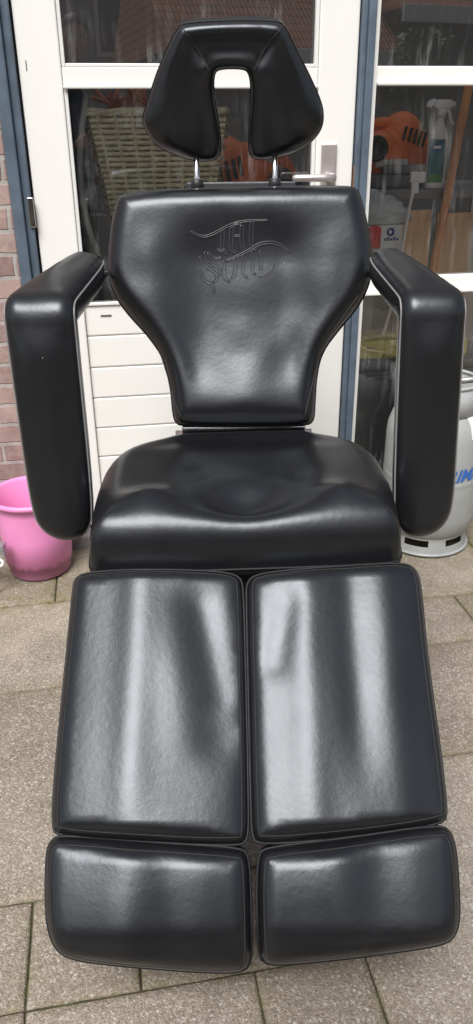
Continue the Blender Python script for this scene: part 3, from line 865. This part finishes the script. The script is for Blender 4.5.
sack = htop('grey_sack', 1.09, .32, .976, 'soft pale grey bag lying on the printed carton', 'bag')
bm = bmesh.new(); bmesh.ops.create_icosphere(bm, subdivisions=5, radius=1)
for v in bm.verts:
    c = v.co.copy(); k = 1+.22*noise.noise(c*2.1)+.08*noise.noise(c*6)
    v.co = V((c.x*.125*k, c.y*.09*k, max(-.001, c.z*.075*k*(1-.35*c.x)+.02)))
me = bpy.data.meshes.new('bag'); bm.to_mesh(me); bm.free(); me.polygons.foreach_set('use_smooth', [True]*len(me.polygons)); me.materials.append(plain('grey_cloth', (.55, .57, .54), .8, 0, .2, 8, .2))
link(bpy.data.objects.new('bag_body', me), sack)
# yellow case on the dark bin behind the lower pane
stn_ = htop('bin_plinth', 1.15, .26, .03, 'low dark plinth under the storage bin', 'plinth')
mb = MB(); mb.b(-.18, .32, -.15, .15, 0, .0445, .003); lbuild(mb, 'slab', WOODD, stn_)
binn = htop('storage_bin', 1.15, .26, .075, 'dark green grey storage bin behind the lower side window pane', 'bin')
BINM = plain('dark_bin', (.05, .065, .065), .4, 0, .15, 6)
mb = MB(); mb.b(-.20, .34, -.17, .17, 0, .442, .03); lbuild(mb, 'body', BINM, binn)
mb = MB(); mb.b(-.215, .355, -.185, .185, .443, .472, .012); mb.b(-.13, .30, -.188, -.17, .414, .427, .004); lbuild(mb, 'lid', plain('grey_lid', (.13, .16, .16), .35), binn)
yc = htop('yellow_toolbox', 1.17, .20, .548, 'flat yellow case lying on the dark storage bin behind the lower pane', 'case', -3)
YEL = plain('yellow_plastic', (1.0, .82, .20), .45, 0, .12, 25)
mb = MB(); mb.b(-.175, .22, -.09, .09, 0, .064, .010); lbuild(mb, 'shell', YEL, yc)
mb = MB(); mb.tube([(-.08, -.093, .012), (-.075, -.105, .020), (.02, -.105, .020), (.025, -.093, .012)], .006, 8); lbuild(mb, 'handle', YEL, yc)
DY = plain('dark_yellow', (.40, .26, .05), .5)
for x in (-.13, -.05, .06):
    mb = MB(); mb.b(x-.012, x+.012, -.0925, -.0902, .038, .044, .0006); lbuild(mb, 'latch', DY, yc)

# ------------------------------------------------------------------ bucket
PINK = None
def pink():
    m, nt, p = mat('pink_plastic')
    co = coords(nt)
    tc = N(nt, 'ShaderNodeTexCoord'); sp = N(nt, 'ShaderNodeSeparateXYZ'); L(nt, tc.outputs['Object'], sp.inputs[0])
    f = noi(nt, co, 40, 6, .75)
    ad = N(nt, 'ShaderNodeMath', operation='MULTIPLY_ADD'); L(nt, f, ad.inputs[0]); ad.inputs[1].default_value = -.075; L(nt, sp.outputs['Z'], ad.inputs[2])
    k = ramp(nt, ad.outputs[0], [(.0, .55), (.02, 0.)])
    base = mixc(nt, ramp(nt, noi(nt, co, 8, 4), [(.3, 0.), (.7, .4)]), (.80, .28, .53), (.74, .24, .47))
    L(nt, mixc(nt, k, base, (.10, .055, .05)), p.inputs['Base Color'])
    p.inputs['Roughness'].default_value = .38
    p.inputs['Subsurface Weight'].default_value = .15; p.inputs['Subsurface Radius'].default_value = (.02, .008, .01)
    return m
PINK = pink()
bk = empty('pink_bucket', (-.633, 2.155, .0045), 0, 'pink plastic bucket with grimy base standing by the brick wall', 'bucket')
mb = MB()
mb.lathe([(0, .004), (.078, .004), (.090, .0), (.096, .008), (.099, .04), (.104, .042), (.1085, .14), (.114, .225), (.117, .252), (.126, .254), (.129, .262), (.126, .270), (.119, .270), (.112, .262), (.106, .16), (.100, .05), (.092, .016), (0, .014)], (0, 0, 0), 64)
lbuild(mb, 'body', PINK, bk)
for a in (-12, 168):
    mb = MB(); mb.box((.126*math.cos(R(a)), .126*math.sin(R(a)), .245), (.022, .022, .026), .004)
    lbuild(mb, 'handle_lug', PINK, bk)
mb = MB(); mb.tube([(.133*math.cos(R(-12+180*i/24))*1.0, .133*math.sin(R(-12+180*i/24)), .246-.0*i+.006*math.sin(i/24*math.pi)) for i in range(25)], .0028, 8); lbuild(mb, 'handle', CHROME, bk)
# galvanised bar end
gb = empty('metal_bar', (-.795, 2.02, 0), 0, 'galvanised metal bar end with a white ring in front of the pink bucket', 'metal bar')
GALV = plain('galvanised', (.42, .43, .43), .4, .7, .25, 30)
mb = MB(); mb.b(-.25, .102, -.016, .016, .125, .165, .002); mb.b(-.05, -.012, -.015, .015, .0, .1245, .002); lbuild(mb, 'profile', GALV, gb)
mb = MB(); mb.tube([(.085+.011*math.cos(a), -.021, .110+.011*math.sin(a)) for a in [2*math.pi*i/20 for i in range(20)]], .0045, 8, closed=True); lbuild(mb, 'ring', SPW, gb)
mb = MB(); mb.tube([(.080, -.019, .100), (.072, -.018, .055), (.060, -.018, .0045)], .004, 8); lbuild(mb, 'tie', plain('grey_tie', (.3, .3, .3), .6), gb)

# ------------------------------------------------------------------ gas bottle
def gas_paint():
    m, nt, p = mat('grey_gas_paint')
    co = coords(nt)
    f = noi(nt, co, 7, 6, .65)
    c = mixc(nt, ramp(nt, f, [(.35, 0.), (.75, 1.)]), (.37, .378, .36), (.29, .298, .285))
    g = noi(nt, co, 60, 6, .75)
    c = mixc(nt, ramp(nt, g, [(.66, 0.), (.74, .8)]), c, (.20, .12, .07))
    sc2 = noi(nt, coords(nt, (9, 9, 60)), 1.0, 6, .8)
    c = mixc(nt, ramp(nt, sc2, [(.64, 0.), (.72, .5)]), c, (.24, .25, .24))
    L(nt, c, p.inputs['Base Color']); L(nt, ramp(nt, f, [(.3, .30), (.7, .48)]), p.inputs['Roughness'])
    return m
GASP = gas_paint()
GC = V((.642, 2.33, .0045)); GR = .155
gas = empty('gas_bottle', GC, R(2), 'grey steel gas bottle with blue lettering standing right of the chair by the window', 'gas bottle')
mb = MB()
mb.lathe([(0, .035), (.09, .038), (.128, .055), (.148, .085), (.155, .125), (.155, .385), (.152, .415), (.140, .450), (.115, .480), (.075, .500), (.03, .506), (0, .506)], (0, 0, 0), 72)
mb.lathe([(.1552, .245), (.1562, .250), (.1562, .260), (.1552, .265)], (0, 0, 0), 72)
lbuild(mb, 'tank', GASP, gas)
# foot ring with cut-outs
mb = MB(); n = 72; z0, z1, r0, r1 = .0, .075, .138, .128
def ring_cell(k0, k1, za, zb):
    A = [2*math.pi*k0/n, 2*math.pi*k1/n]
    vs = []
    for a in A:
        for (zz, rr) in ((za, r0+(r1-r0)*za/z1), (zb, r0+(r1-r0)*zb/z1)):
            vs += [(rr*math.cos(a), rr*math.sin(a), zz), ((rr-.004)*math.cos(a), (rr-.004)*math.sin(a), zz)]
    return vs, [[0, 4, 6, 2], [1, 3, 7, 5], [0, 1, 5, 4], [2, 6, 7, 3], [0, 2, 3, 1], [4, 5, 7, 6]]
for k in range(n):
    mb.add(*ring_cell(k, k+1, 0, .030), False)
    ph = (k+3) % 12
    if ph >= 7: mb.add(*ring_cell(k, k+1, .030, .054), False)
    mb.add(*ring_cell(k, k+1, .054, .075), False)
mb.tube([(.1395*math.cos(2*math.pi*k/48), .1395*math.sin(2*math.pi*k/48), .005) for k in range(48)], .005, 8, closed=True)
lbuild(mb, 'foot_ring', GASP, gas)
mb = MB()
vs = []; fs = []; m_ = 40
for k in range(m_+1):
    a = R(120+300*k/m_)
    for (zz, rr) in ((.452, .128), (.555, .124)):
        vs += [(rr*math.cos(a), rr*math.sin(a), zz), ((rr-.004)*math.cos(a), (rr-.004)*math.sin(a), zz)]
for k in range(m_):
    a = k*4; b_ = a+4
    fs += [[a, b_, b_+2, a+2], [a+1, a+3, b_+3, b_+1], [a+2, b_+2, b_+3, a+3], [a, a+1, b_+1, b_]]
fs += [[0, 2, 3, 1], [m_*4, m_*4+1, m_*4+3, m_*4+2]]
mb.add(vs, fs)
mb.tube([(.122*math.cos(R(120+300*k/m_)), .122*math.sin(R(120+300*k/m_)), .558) for k in range(m_+1)], .006, 8)
lbuild(mb, 'valve_guard', GASP, gas)
mb = MB(); mb.lathe([(0, .5), (.022, .5), (.022, .545), (.014, .55), (.014, .575), (0, .575)], (0, 0, 0), 20); mb.tube([(0, 0, .555), (.06, -.03, .56), (.112, -.048, .572)], .010, 10); lbuild(mb, 'valve', plain('dull_valve', (.34, .33, .30), .45, .6), gas)
mb = MB(); mb.lathe([(0, 0), (.017, 0), (.020, .006), (.020, .034), (.015, .042), (0, .042)], (.118, -.050, .566), 20, (.3, -.2, .9)); lbuild(mb, 'orange_cap', plain('orange_cap', (.70, .16, .04), .4), gas)
mb = MB(); mb.tube([tuple(q) for q in polyline([(.118, -.055, .578), (.140, -.062, .583), (.152, -.062, .570), (.147, -.058, .552)], .008)], .007, 8); lbuild(mb, 'black_hook', DARKPLAS, gas)
# hazard sticker on the shoulder and lettering round the tank
def on_tank(x, z, off=.0012):
    """x along the circumference from the side facing the camera"""
    if z <= .385: rr = GR
    else: rr = GR - .0
    a = -math.pi/2 + x/GR
    pr = [(.155, .385), (.152, .415), (.140, .450), (.115, .480)]
    if z > .385:
        for (ra, za), (rb_, zb) in zip(pr, pr[1:]):
            if za <= z <= zb: rr = ra+(rb_-ra)*(z-za)/(zb-za)
    return V(((rr+off)*math.cos(a), (rr+off)*math.sin(a), z))
def grid_patch(x0, x1, z0, z1, off, nx=12, nz=8):
    vs = [on_tank(x0+(x1-x0)*i/nx, z0+(z1-z0)*j/nz, off) for j in range(nz+1) for i in range(nx+1)]
    return vs, [[j*(nx+1)+i, j*(nx+1)+i+1, (j+1)*(nx+1)+i+1, (j+1)*(nx+1)+i] for j in range(nz) for i in range(nx)]
mb = MB(); mb.add(*grid_patch(.075, .175, .405, .470, .0016)); lbuild(mb, 'sticker', plain('white_sticker', (.78, .77, .75), .4), gas)
mb = MB(); mb.add(*grid_patch(.094, .108, .425, .452, .0024, 4, 4)); mb.add(*grid_patch(.108, .132, .437, .450, .0024, 4, 4)); mb.add(*grid_patch(.108, .122, .424, .431, .0024, 4, 4)); lbuild(mb, 'hazard_print', plain('pink_print', (.70, .08, .18), .5), gas)
BLUEP = plain('blue_lettering', (.03, .13, .42), .4, 0, .05)
def text_mesh(body, size, shear=0.25, off=0.0):
    cu = bpy.data.curves.new('txt', 'FONT'); cu.body = body; cu.size = size; cu.shear = shear; cu.offset = off; cu.align_x = 'LEFT'; cu.resolution_u = 3
    o = bpy.data.objects.new('txt', cu); COL.objects.link(o)
    bpy.context.view_layer.update()
    me = bpy.data.meshes.new_from_object(o.evaluated_get(bpy.context.evaluated_depsgraph_get()))
    bm = bmesh.new(); bm.from_mesh(me)
    bmesh.ops.triangulate(bm, faces=bm.faces)
    bmesh.ops.subdivide_edges(bm, edges=[e for e in bm.edges if e.calc_length() > .012], cuts=2)
    bmesh.ops.triangulate(bm, faces=bm.faces)
    bm.verts.index_update()
    vs = [v.co.copy() for v in bm.verts]; fs = [[v.index for v in f.verts] for f in bm.faces]
    bm.free(); bpy.data.objects.remove(o); bpy.data.curves.remove(cu); bpy.data.meshes.remove(me)
    return vs, fs
tv, tf = text_mesh('PRIMAGAZ', .056, .3, .0016)
mb = MB(); mb.add([on_tank(v.x+TX, v.y+.272, .0022) for v in tv for TX in (-.030,)], tf)
sw_ = polyline([(.125, .328), (.15, .340), (.19, .358), (.235, .368)], .006)
vs = []; 
for i, q in enumerate(sw_):
    k = i/(len(sw_)-1); w_ = .0015+.006*math.sin(math.pi*k)
    vs += [on_tank(q.x, q.y-w_, .0022), on_tank(q.x, q.y+w_, .0022)]
mb.add(vs, [[2*i, 2*i+2, 2*i+3, 2*i+1] for i in range(len(sw_)-1)])
lbuild(mb, 'lettering', BLUEP, gas)

# ------------------------------------------------------------------ ground and paving
mb = MB(); G = 150
mb.add([(-G, -G, -.028), (G, -G, -.028), (G, G, -.028), (-G, G, -.028)], [[0, 1, 2, 3]], False)
tag(mb.build('ground', MOSS), kind='structure')
pav = empty('paving_origin', HO, R(9.5)); PM = wm(pav); bpy.data.objects.remove(pav)
sl = {i: -.07+.19*i for i in range(-40, 60)}; sl[6] = 1.115; sl[5] = .90; sl[4] = .70; sl[1] = .115; sl[2] = .303; sl[3] = .492
for i in range(7, 60): sl[i] = 1.115+.19*(i-6)
tl = {j: -.02+.2*j for j in range(-2, 60)}; tl[1] = .18; tl[2] = .378; tl[3] = .560; tl[4] = .785; tl[5] = .985; tl[6] = 1.185; tl[7] = 1.397; tl[8] = 1.596
rects = [(-3, 0, 0, 2), (0, 3, 0, 2), (3, 4, 0, 3), (4, 7, 0, 3), (3, 6, 3, 4), (6, 8, 3, 4), (3, 6, 4, 6), (6, 9, 4, 6), (3, 6, 6, 9), (-2, 1, 2, 4), (-2, 1, 4, 7), (-2, 0, 7, 8), (0, 1, 7, 8), (1, 3, 7, 8), (-2, 0, 8, 10), (0, 2, 8, 10), (2, 3, 8, 10), (-5, -2, 2, 4)]
I0, I1, J0, J1 = -12, 18, 0, 34
occ = set()
for (a, b_, c, d) in rects:
    for i in range(a, b_):
        for j in range(c, d): occ.add((i, j))
rnd = random.Random(3)
for j in range(J0, J1):
    for i in range(I0, I1):
        if (i, j) in occ: continue
        opts = [(2, 2), (3, 2), (2, 3), (1, 2), (2, 1), (3, 3), (1, 1)]
        rnd.shuffle(opts); opts.sort(key=lambda q: (q[0]*q[1] == 1))
        for (w_, h_) in opts:
            cells = [(i+a, j+b_) for a in range(w_) for b_ in range(h_)]
            if all(c not in occ and c[0] < I1 and c[1] < J1 for c in cells):
                occ.update(cells); rects.append((i, i+w_, j, j+h_)); break
verts = []; faces = []; tint = []; moss = []
for (a, b_, c, d) in rects:
    x0, x1, y0, y1 = sl[a]+.0019, sl[b_]-.0019, -(tl[d])+.0019, -(tl[c])-.0019
    t_ = rnd.random(); t_ = t_*.35 if (b_-a)*(d-c) <= 2 else .25+t_*.75; dz = rnd.uniform(-.0012, .0012)
    xs = [x0, x0+.004, x0+.02]; 
    nx = max(3, int((x1-x0)/.05)); ny = max(3, int((y1-y0)/.05))
    xs = [x0, x0+.0035, x0+.016]+[x0+.016+(x1-x0-.032)*i/nx for i in range(1, nx)]+[x1-.016, x1-.0035, x1]
    ys = [y0, y0+.0035, y0+.016]+[y0+.016+(y1-y0-.032)*i/ny for i in range(1, ny)]+[y1-.016, y1-.0035, y1]
    base = len(verts); mx, my = len(xs), len(ys)
    for jj, yy in enumerate(ys):
        for ii, xx in enumerate(xs):
            e = min(ii, mx-1-ii, jj, my-1-jj)
            wob = .0018*noise.noise(V((xx*40, yy*40, t_*9))) if e == 0 else 0
            zz = dz-.0035 if e == 0 else (dz-.0004 if e == 1 else dz)
            verts.append(PM @ V((xx+wob, yy+wob, zz)))
            near = sstep(.9, .2, -yy)
            tint.append(t_); moss.append((1.0, .8, .35, .0)[min(e, 3)]*(.6+.4*near)+.45*near)
    for jj in range(my-1):
        for ii in range(mx-1):
            q = base+jj*mx+ii; faces.append([q, q+1, q+mx+1, q+mx])
    # skirt
    rim_ = [base+ii for ii in range(mx)]+[base+jj*mx+mx-1 for jj in range(1, my)]+[base+(my-1)*mx+ii for ii in range(mx-2, -1, -1)]+[base+jj*mx for jj in range(my-2, 0, -1)]
    b2 = len(verts)
    for q in rim_:
        verts.append(verts[q]-V((0, 0, .03))); tint.append(t_); moss.append(1)
    for k in range(len(rim_)):
        l_ = (k+1) % len(rim_); faces.append([rim_[k], b2+k, b2+l_, rim_[l_]])
me = bpy.data.meshes.new('paving'); me.from_pydata([tuple(v) for v in verts], [], faces)
me.polygons.foreach_set('use_smooth', [True]*len(faces))
for nm, dat in (('tint', tint), ('moss', moss)):
    at = me.attributes.new(nm, 'FLOAT', 'POINT'); at.data.foreach_set('value', dat)
me.materials.append(SLAB); me.update()
tag(link(bpy.data.objects.new('paving', me)), kind='structure')
# sand and moss filling the joints, a little below the slab tops
mb = MB()
x0, x1, y0, y1 = sl[I0], sl[I1], -tl[J1], -tl[J0]
nx, ny = 160, 160
vs = [PM @ V((x0+(x1-x0)*i/nx, y0+(y1-y0)*j/ny, -.0065+.0022*noise.noise(V((i*.9, j*.9, 0))))) for j in range(ny+1) for i in range(nx+1)]
mb.add(vs, [[j*(nx+1)+i, j*(nx+1)+i+1, (j+1)*(nx+1)+i+1, (j+1)*(nx+1)+i] for j in range(ny) for i in range(nx)])
tag(mb.build('joint_sand', MOSS), kind='structure')

#@@ENV@@
# ------------------------------------------------------------------ surroundings seen in the reflections
ROOF = None
def roof_mat():
    m, nt, p = mat('orange_roof_tiles')
    co = coords(nt)
    w = N(nt, 'ShaderNodeTexWave', wave_type='BANDS', bands_direction='X'); w.inputs['Scale'].default_value = 5; w.inputs['Distortion'].default_value = .4; L(nt, co, w.inputs['Vector'])
    w2 = N(nt, 'ShaderNodeTexWave', wave_type='BANDS', bands_direction='Z'); w2.inputs['Scale'].default_value = 3; L(nt, co, w2.inputs['Vector'])
    f = noi(nt, co, 3, 5)
    c = mixc(nt, ramp(nt, f, [(.3, 0.), (.7, 1.)]), (.68, .26, .13), (.44, .17, .10))
    c = mixc(nt, ramp(nt, w2.outputs['Fac'], [(.0, .6), (.25, 0.)]), c, (.06, .03, .025))
    L(nt, c, p.inputs['Base Color']); p.inputs['Roughness'].default_value = .8
    bump(nt, p, w.outputs['Fac'], .8, .04)
    return m
nb = empty('row_house', (0, -14, 0), 0, 'pale rendered row house with rows of windows across the garden, seen in the glass', 'house')
mb = MB(); mb.b(-12, 7, -7, 0, 0, 5.6, .01); lbuild(mb, 'wall', plain('pale_render', (.42, .40, .37), .9, 0, .15, 2), nb)
mb = MB()
mb.add([(-12.3, .45, 5.45), (7.3, .45, 5.45), (7.3, -3.5, 8.2), (-12.3, -3.5, 8.2), (-12.3, -7.45, 5.45), (7.3, -7.45, 5.45)], [[0, 1, 2, 3], [3, 2, 5, 4], [0, 3, 4], [1, 5, 2]], False)
ROOF = roof_mat(); lbuild(mb, 'roof', ROOF, nb)
PANE = plain('dark_pane', (.04, .05, .055), .1)
for z in (.9, 2.75):
    for x in (-9, -7, -5, -3, -1, 1, 3, 5):
        mb = MB(); mb.b(x-.65, x+.65, .001, .06, z, z+1.2, .01); f_ = lbuild(mb, 'window', WHITE, nb)
        mb = MB(); mb.b(x-.56, x-.03, .061, .066, z+.1, z+1.1, .001); lbuild(mb, 'pane', PANE, f_)
        mb = MB(); mb.b(x+.03, x+.56, .061, .066, z+.1, z+1.1, .001); lbuild(mb, 'pane', PANE, f_)
TIMB = plain('dark_timber', (.05, .042, .038), .85, 0, .3, 4)
for (cx, hw, ez, lab) in ((7.9, 2.5, 2.80, 'taller dark timber shed with orange tiled roof and white fascia, seen in the glass'), (3.7, 1.6, 2.25, 'lower dark timber shed with orange tiled roof beside the taller one, seen in the glass')):
    shd = empty('garden_shed', (cx, -6.6, 0), 0, lab, 'shed')
    mb = MB(); mb.b(-hw, hw, -3.4, 0, 0, ez-.06, .01); lbuild(mb, 'wall', TIMB, shd)
    mb = MB(); w2 = hw+.12; mb.add([(-w2, .32, ez), (w2, .32, ez), (w2, -1.7, ez+1.5), (-w2, -1.7, ez+1.5), (-w2, -3.72, ez), (w2, -3.72, ez)], [[0, 1, 2, 3], [3, 2, 5, 4], [0, 3, 4], [1, 5, 2], [0, 4, 5, 1]], False)
    lbuild(mb, 'roof', ROOF, shd)
    mb = MB(); mb.b(-w2, w2, .325, .37, ez-.18, ez+.03, .01); lbuild(mb, 'fascia', WHITE, shd)
LEAF = plain('shrub_leaf', (.07, .12, .035), .6, 0, .5, 6)
shr = empty('garden_shrub', (5.5, -6.05, 0), 0, 'bushy green shrub between the two sheds, seen in the glass', 'shrub')
mb = MB()
for i in range(1500):
    a = random.uniform(0, 2*math.pi); z = random.uniform(.3, 2.5); rr = .55*math.sqrt(random.random())*(1-.25*abs(z-1.3))*(1+.4*noise.noise(V((a*2, z*2, 0))))
    c = V((rr*math.cos(a), .6*rr*math.sin(a), z)); d1 = V((random.uniform(-1, 1), random.uniform(-1, 1), random.uniform(-.6, .8))).normalized()*.06; d2 = d1.orthogonal().normalized()*.028
    mb.add([c-d1, c+d2, c+d1, c-d2], [[0, 1, 2, 3]], False)
lbuild(mb, 'foliage', LEAF, shr)
mb = MB()
for i in range(7):
    a = i*.9; mb.tube([(0, 0, 0), (.1*math.cos(a), .08*math.sin(a), .9), (.28*math.cos(a), .16*math.sin(a), 2.0)], [.03, .02, .006], 6)
lbuild(mb, 'stems', WOODD, shr)
fen = empty('garden_fence', (-1.9, -5.2, 0), 0, 'brown timber garden fence at the end of the yard, seen in the glass', 'fence')
mb = MB()
for i in range(45):
    x = -4.5+i*.2; mb.b(x+.004, x+.196, -.012, .012, .02, 1.45, .004)
lbuild(mb, 'boards', plain('weathered_board', (.20, .155, .115), .85, 0, .3, 5), fen)
FP = plain('fence_post', (.15, .12, .09), .85)
for i in range(5):
    mb = MB(); mb.b(-4.5+i*2.2-.05, -4.5+i*2.2+.05, -.113, -.013, 0, 1.5, .006); lbuild(mb, 'post', FP, fen)

# ------------------------------------------------------------------ the photographer, mirrored in the panes
SKIN = plain('skin', (.55, .34, .26), .5, 0, .06, 12)
JACKET = plain('blue_jacket', (.055, .075, .11), .8, 0, .15, 20)
JEANS = plain('dark_jeans', (.03, .04, .06), .85, 0, .2, 30)
HAIR = plain('brown_hair', (.06, .04, .025), .6, 0, .2, 60)
per = empty('person', (-.02, -.47, 0), 0, 'person in a blue jacket and dark jeans holding up a phone, mirrored in the panes', 'person')
def skin(name, verts, edges, m, parent, sub=2, root=0):
    me = bpy.data.meshes.new(name); me.from_pydata([v[:3] for v in verts], edges, []); me.materials.append(m)
    o = bpy.data.objects.new(name, me); link(o, parent)
    md = o.modifiers.new('skin', 'SKIN'); md.use_smooth_shade = True
    lay = me.skin_vertices[0].data if me.skin_vertices else None
    if lay is None:
        bm = bmesh.new(); bm.from_mesh(me); bm.verts.layers.skin.verify(); bm.to_mesh(me); bm.free(); lay = me.skin_vertices[0].data
    for i, v in enumerate(verts):
        r_ = v[3] if isinstance(v[3], tuple) else (v[3], v[3])
        lay[i].radius = r_; lay[i].use_root = (i == root)
    o.modifiers.new('sub', 'SUBSURF').levels = sub; o.modifiers['sub'].render_levels = sub
    return o
# body facing +Y, feet on the paving, both hands in front of the chest
bv = [(0, 0, .97, (.155, .115)), (0, .005, 1.12, (.150, .110)), (0, .01, 1.30, (.170, .125)), (0, .0, 1.46, (.175, .115)), (0, .0, 1.545, (.075, .070)), (0, .015, 1.61, (.058, .058))]
be = [(0, 1), (1, 2), (2, 3), (3, 4), (4, 5)]
for sx in (-1, 1):
    b0 = len(bv)
    bv += [(sx*.10, 0, .90, .092), (sx*.115, .01, .52, .060), (sx*.12, -.02, .30, .056), (sx*.125, -.03, .09, .040), (sx*.135, .08, .045, .038), (sx*.14, .16, .035, .030)]
    be += [(0, b0), (b0, b0+1), (b0+1, b0+2), (b0+2, b0+3), (b0+3, b0+4), (b0+4, b0+5)]
    b0 = len(bv)
    bv += [(sx*.19, .0, 1.475, .062), (sx*.255, -.01, 1.36, .052), (sx*.275, .03, 1.19, .046), (sx*.19, .20, 1.17, .040), (sx*.085, .36, 1.20, .028)]
    be += [(3, b0), (b0, b0+1), (b0+1, b0+2), (b0+2, b0+3), (b0+3, b0+4)]
body = skin('body', bv, be, JACKET, per)
lv = []; le = []
for sx in (-1, 1):
    b0 = len(lv)
    lv += [(sx*.10, 0, .93, .104), (sx*.115, .012, .52, .072), (sx*.12, -.018, .30, .066), (sx*.125, -.03, .10, .058)]
    le += [(b0, b0+1), (b0+1, b0+2), (b0+2, b0+3)]
lv.append((0, 0, 1.0, (.165, .125))); le += [(8, 0), (8, 4)]
skin('trousers', lv, le, JEANS, per, 2, 8)
# head with nose, ears and hair
bm = bmesh.new(); bmesh.ops.create_uvsphere(bm, u_segments=40, v_segments=30, radius=1)
for v in bm.verts:
    x, y, z = v.co
    kx = .076*(1-.18*sstep(-.1, -1, z)); yy = y*.098
    if z < 0: yy += .012*sstep(0, -.8, z)*max(0, y)
    c = V((x*kx, yy, z*.122))
    if y > .5:
        c.y += .024*gau(x, .16)*gau(z+.12, .22)             # nose
        c.y -= .010*gau(abs(x)-.36, .16)*gau(z-.10, .14)    # eye sockets
        c.y += .006*gau(x, .28)*gau(z+.52, .10)             # lips
        c.y += .008*gau(x, .3)*gau(z+.82, .14)              # chin
    v.co = c
for sx in (-1, 1):
    bmesh.ops.create_uvsphere(bm, u_segments=14, v_segments=10, radius=1, matrix=Matrix.Translation((sx*.078, -.005, -.005)) @ Matrix.Diagonal((.010, .020, .032, 1)))
me = bpy.data.meshes.new('head'); bm.to_mesh(me); bm.free(); me.materials.append(SKIN); me.polygons.foreach_set('use_smooth', [True]*len(me.polygons))
head_o = bpy.data.objects.new('head', me); head_o.location = (0, .05, 1.755); link(head_o, per)
for sx in (-.030, .030):
    mb = MB(); mb.lathe([(0, 0), (.009, .001), (.012, .006), (.009, .011), (0, .013)], (sx, .075, .013), 16, (0, 1, 0)); lbuild(mb, 'eye', plain('eye', (.25, .22, .2), .2), head_o)
bm = bmesh.new(); bmesh.ops.create_uvsphere(bm, u_segments=40, v_segments=30, radius=1)
bmesh.ops.delete(bm, geom=[v for v in bm.verts if v.co.z < (.42 if v.co.y > .25 else (-.05 if v.co.y > -.2 else -.45))], context='VERTS')
for v in bm.verts:
    k = 1+.03*noise.noise(v.co*5); v.co = V((v.co.x*.083*k, v.co.y*.106*k-.002, v.co.z*.130*k))
me = bpy.data.meshes.new('hair'); bm.to_mesh(me); bm.free(); me.materials.append(HAIR); me.polygons.foreach_set('use_smooth', [True]*len(me.polygons))
hr = bpy.data.objects.new('hair', me); link(hr, head_o)
# hands: palm, four bent fingers and a thumb closing on the phone
for sx in (-1, 1):
    hv = [(sx*.085, .36, 1.20, (.026, .020)), (sx*.066, .385, 1.215, (.030, .018)), (sx*.055, .405, 1.225, (.036, .015))]
    he = [(0, 1), (1, 2)]
    for k, (dz, ln) in enumerate(((.028, .9), (.009, 1.0), (-.010, .95), (-.028, .78))):
        b0 = len(hv); 
        hv += [(sx*.050, .425, 1.225+dz, .0095), (sx*(.050-.012*ln), .442, 1.226+dz, .0088), (sx*(.050-.032*ln), .440, 1.226+dz, .0078)]
        he += [(2, b0), (b0, b0+1), (b0+1, b0+2)]
    b0 = len(hv)
    hv += [(sx*.062, .385, 1.245, .012), (sx*.045, .392, 1.262, .0105), (sx*.026, .405, 1.270, .009)]
    he += [(1, b0), (b0, b0+1), (b0+1, b0+2)]
    skin('hand', hv, he, SKIN, per, 2)
pho = empty('phone', (-.02, -.047, 1.228), 0, 'black phone held upright in both hands of the person', 'phone')
mb = MB(); mb.b(-.037, .037, -.0045, .0045, -.078, .078, .004); lbuild(mb, 'case', plain('phone_black', (.02, .02, .022), .3), pho)
mb = MB()
for (x, z) in ((.018, .060), (.018, .040), (.018, .020)): mb.lathe([(0, 0), (.0075, 0), (.0075, .0015), (0, .0015)], (x, .0046, z), 16, (0, 1, 0))
lbuild(mb, 'lens', plain('lens', (.01, .01, .015), .08), pho)

# ------------------------------------------------------------------ camera, sky, sun
cam = bpy.data.cameras.new('camera'); co_ = bpy.data.objects.new('camera', cam); COL.objects.link(co_)
PITCH, ROLL = R(26.1), R(0.6)
cam.sensor_fit = 'VERTICAL'; cam.sensor_height = 24.0; cam.lens = 769/1024*24.0
cam.clip_start = .02; cam.clip_end = 500
M = Matrix.Rotation(math.pi/2-PITCH, 4, 'X') @ Matrix.Rotation(-ROLL, 4, 'Z')
co_.matrix_world = Matrix.Translation((0, 0, 1.25)) @ M
cam.shift_x = 0
sc.camera = co_
w = bpy.data.worlds.new('World'); sc.world = w; w.use_nodes = True
nt = w.node_tree; bg = nt.nodes['Background']
SE, SR = R(56), R(195)          # sun elevation and compass rotation
sky = nt.nodes.new('ShaderNodeTexSky'); sky.sky_type = 'NISHITA'; sky.sun_disc = False
sky.sun_elevation = SE; sky.sun_rotation = SR; sky.air_density = 1.0; sky.dust_density = 3.0; sky.ozone_density = 1.0
hs_ = nt.nodes.new('ShaderNodeHueSaturation'); hs_.inputs['Saturation'].default_value = .62; hs_.inputs['Value'].default_value = 1.0
nt.links.new(sky.outputs[0], hs_.inputs['Color']); nt.links.new(hs_.outputs[0], bg.inputs['Color'])
bg.inputs['Strength'].default_value = .15
sun = bpy.data.lights.new('sun', 'SUN'); sun.energy = 4.3; sun.angle = R(30); sun.color = (.985, .99, 1)
so = bpy.data.objects.new('sun', sun); COL.objects.link(so)
d = V((math.sin(SR)*math.cos(SE), math.cos(SR)*math.cos(SE), math.sin(SE)))   # towards the sun
so.rotation_euler = (-d).to_track_quat('-Z', 'Y').to_euler()
sc.view_settings.view_transform = 'Standard'; sc.view_settings.look = 'None'
sc.view_settings.exposure = 0; sc.view_settings.gamma = 1
sc.render.engine = 'CYCLES'
sc.cycles.max_bounces = 8; sc.cycles.transparent_max_bounces = 12
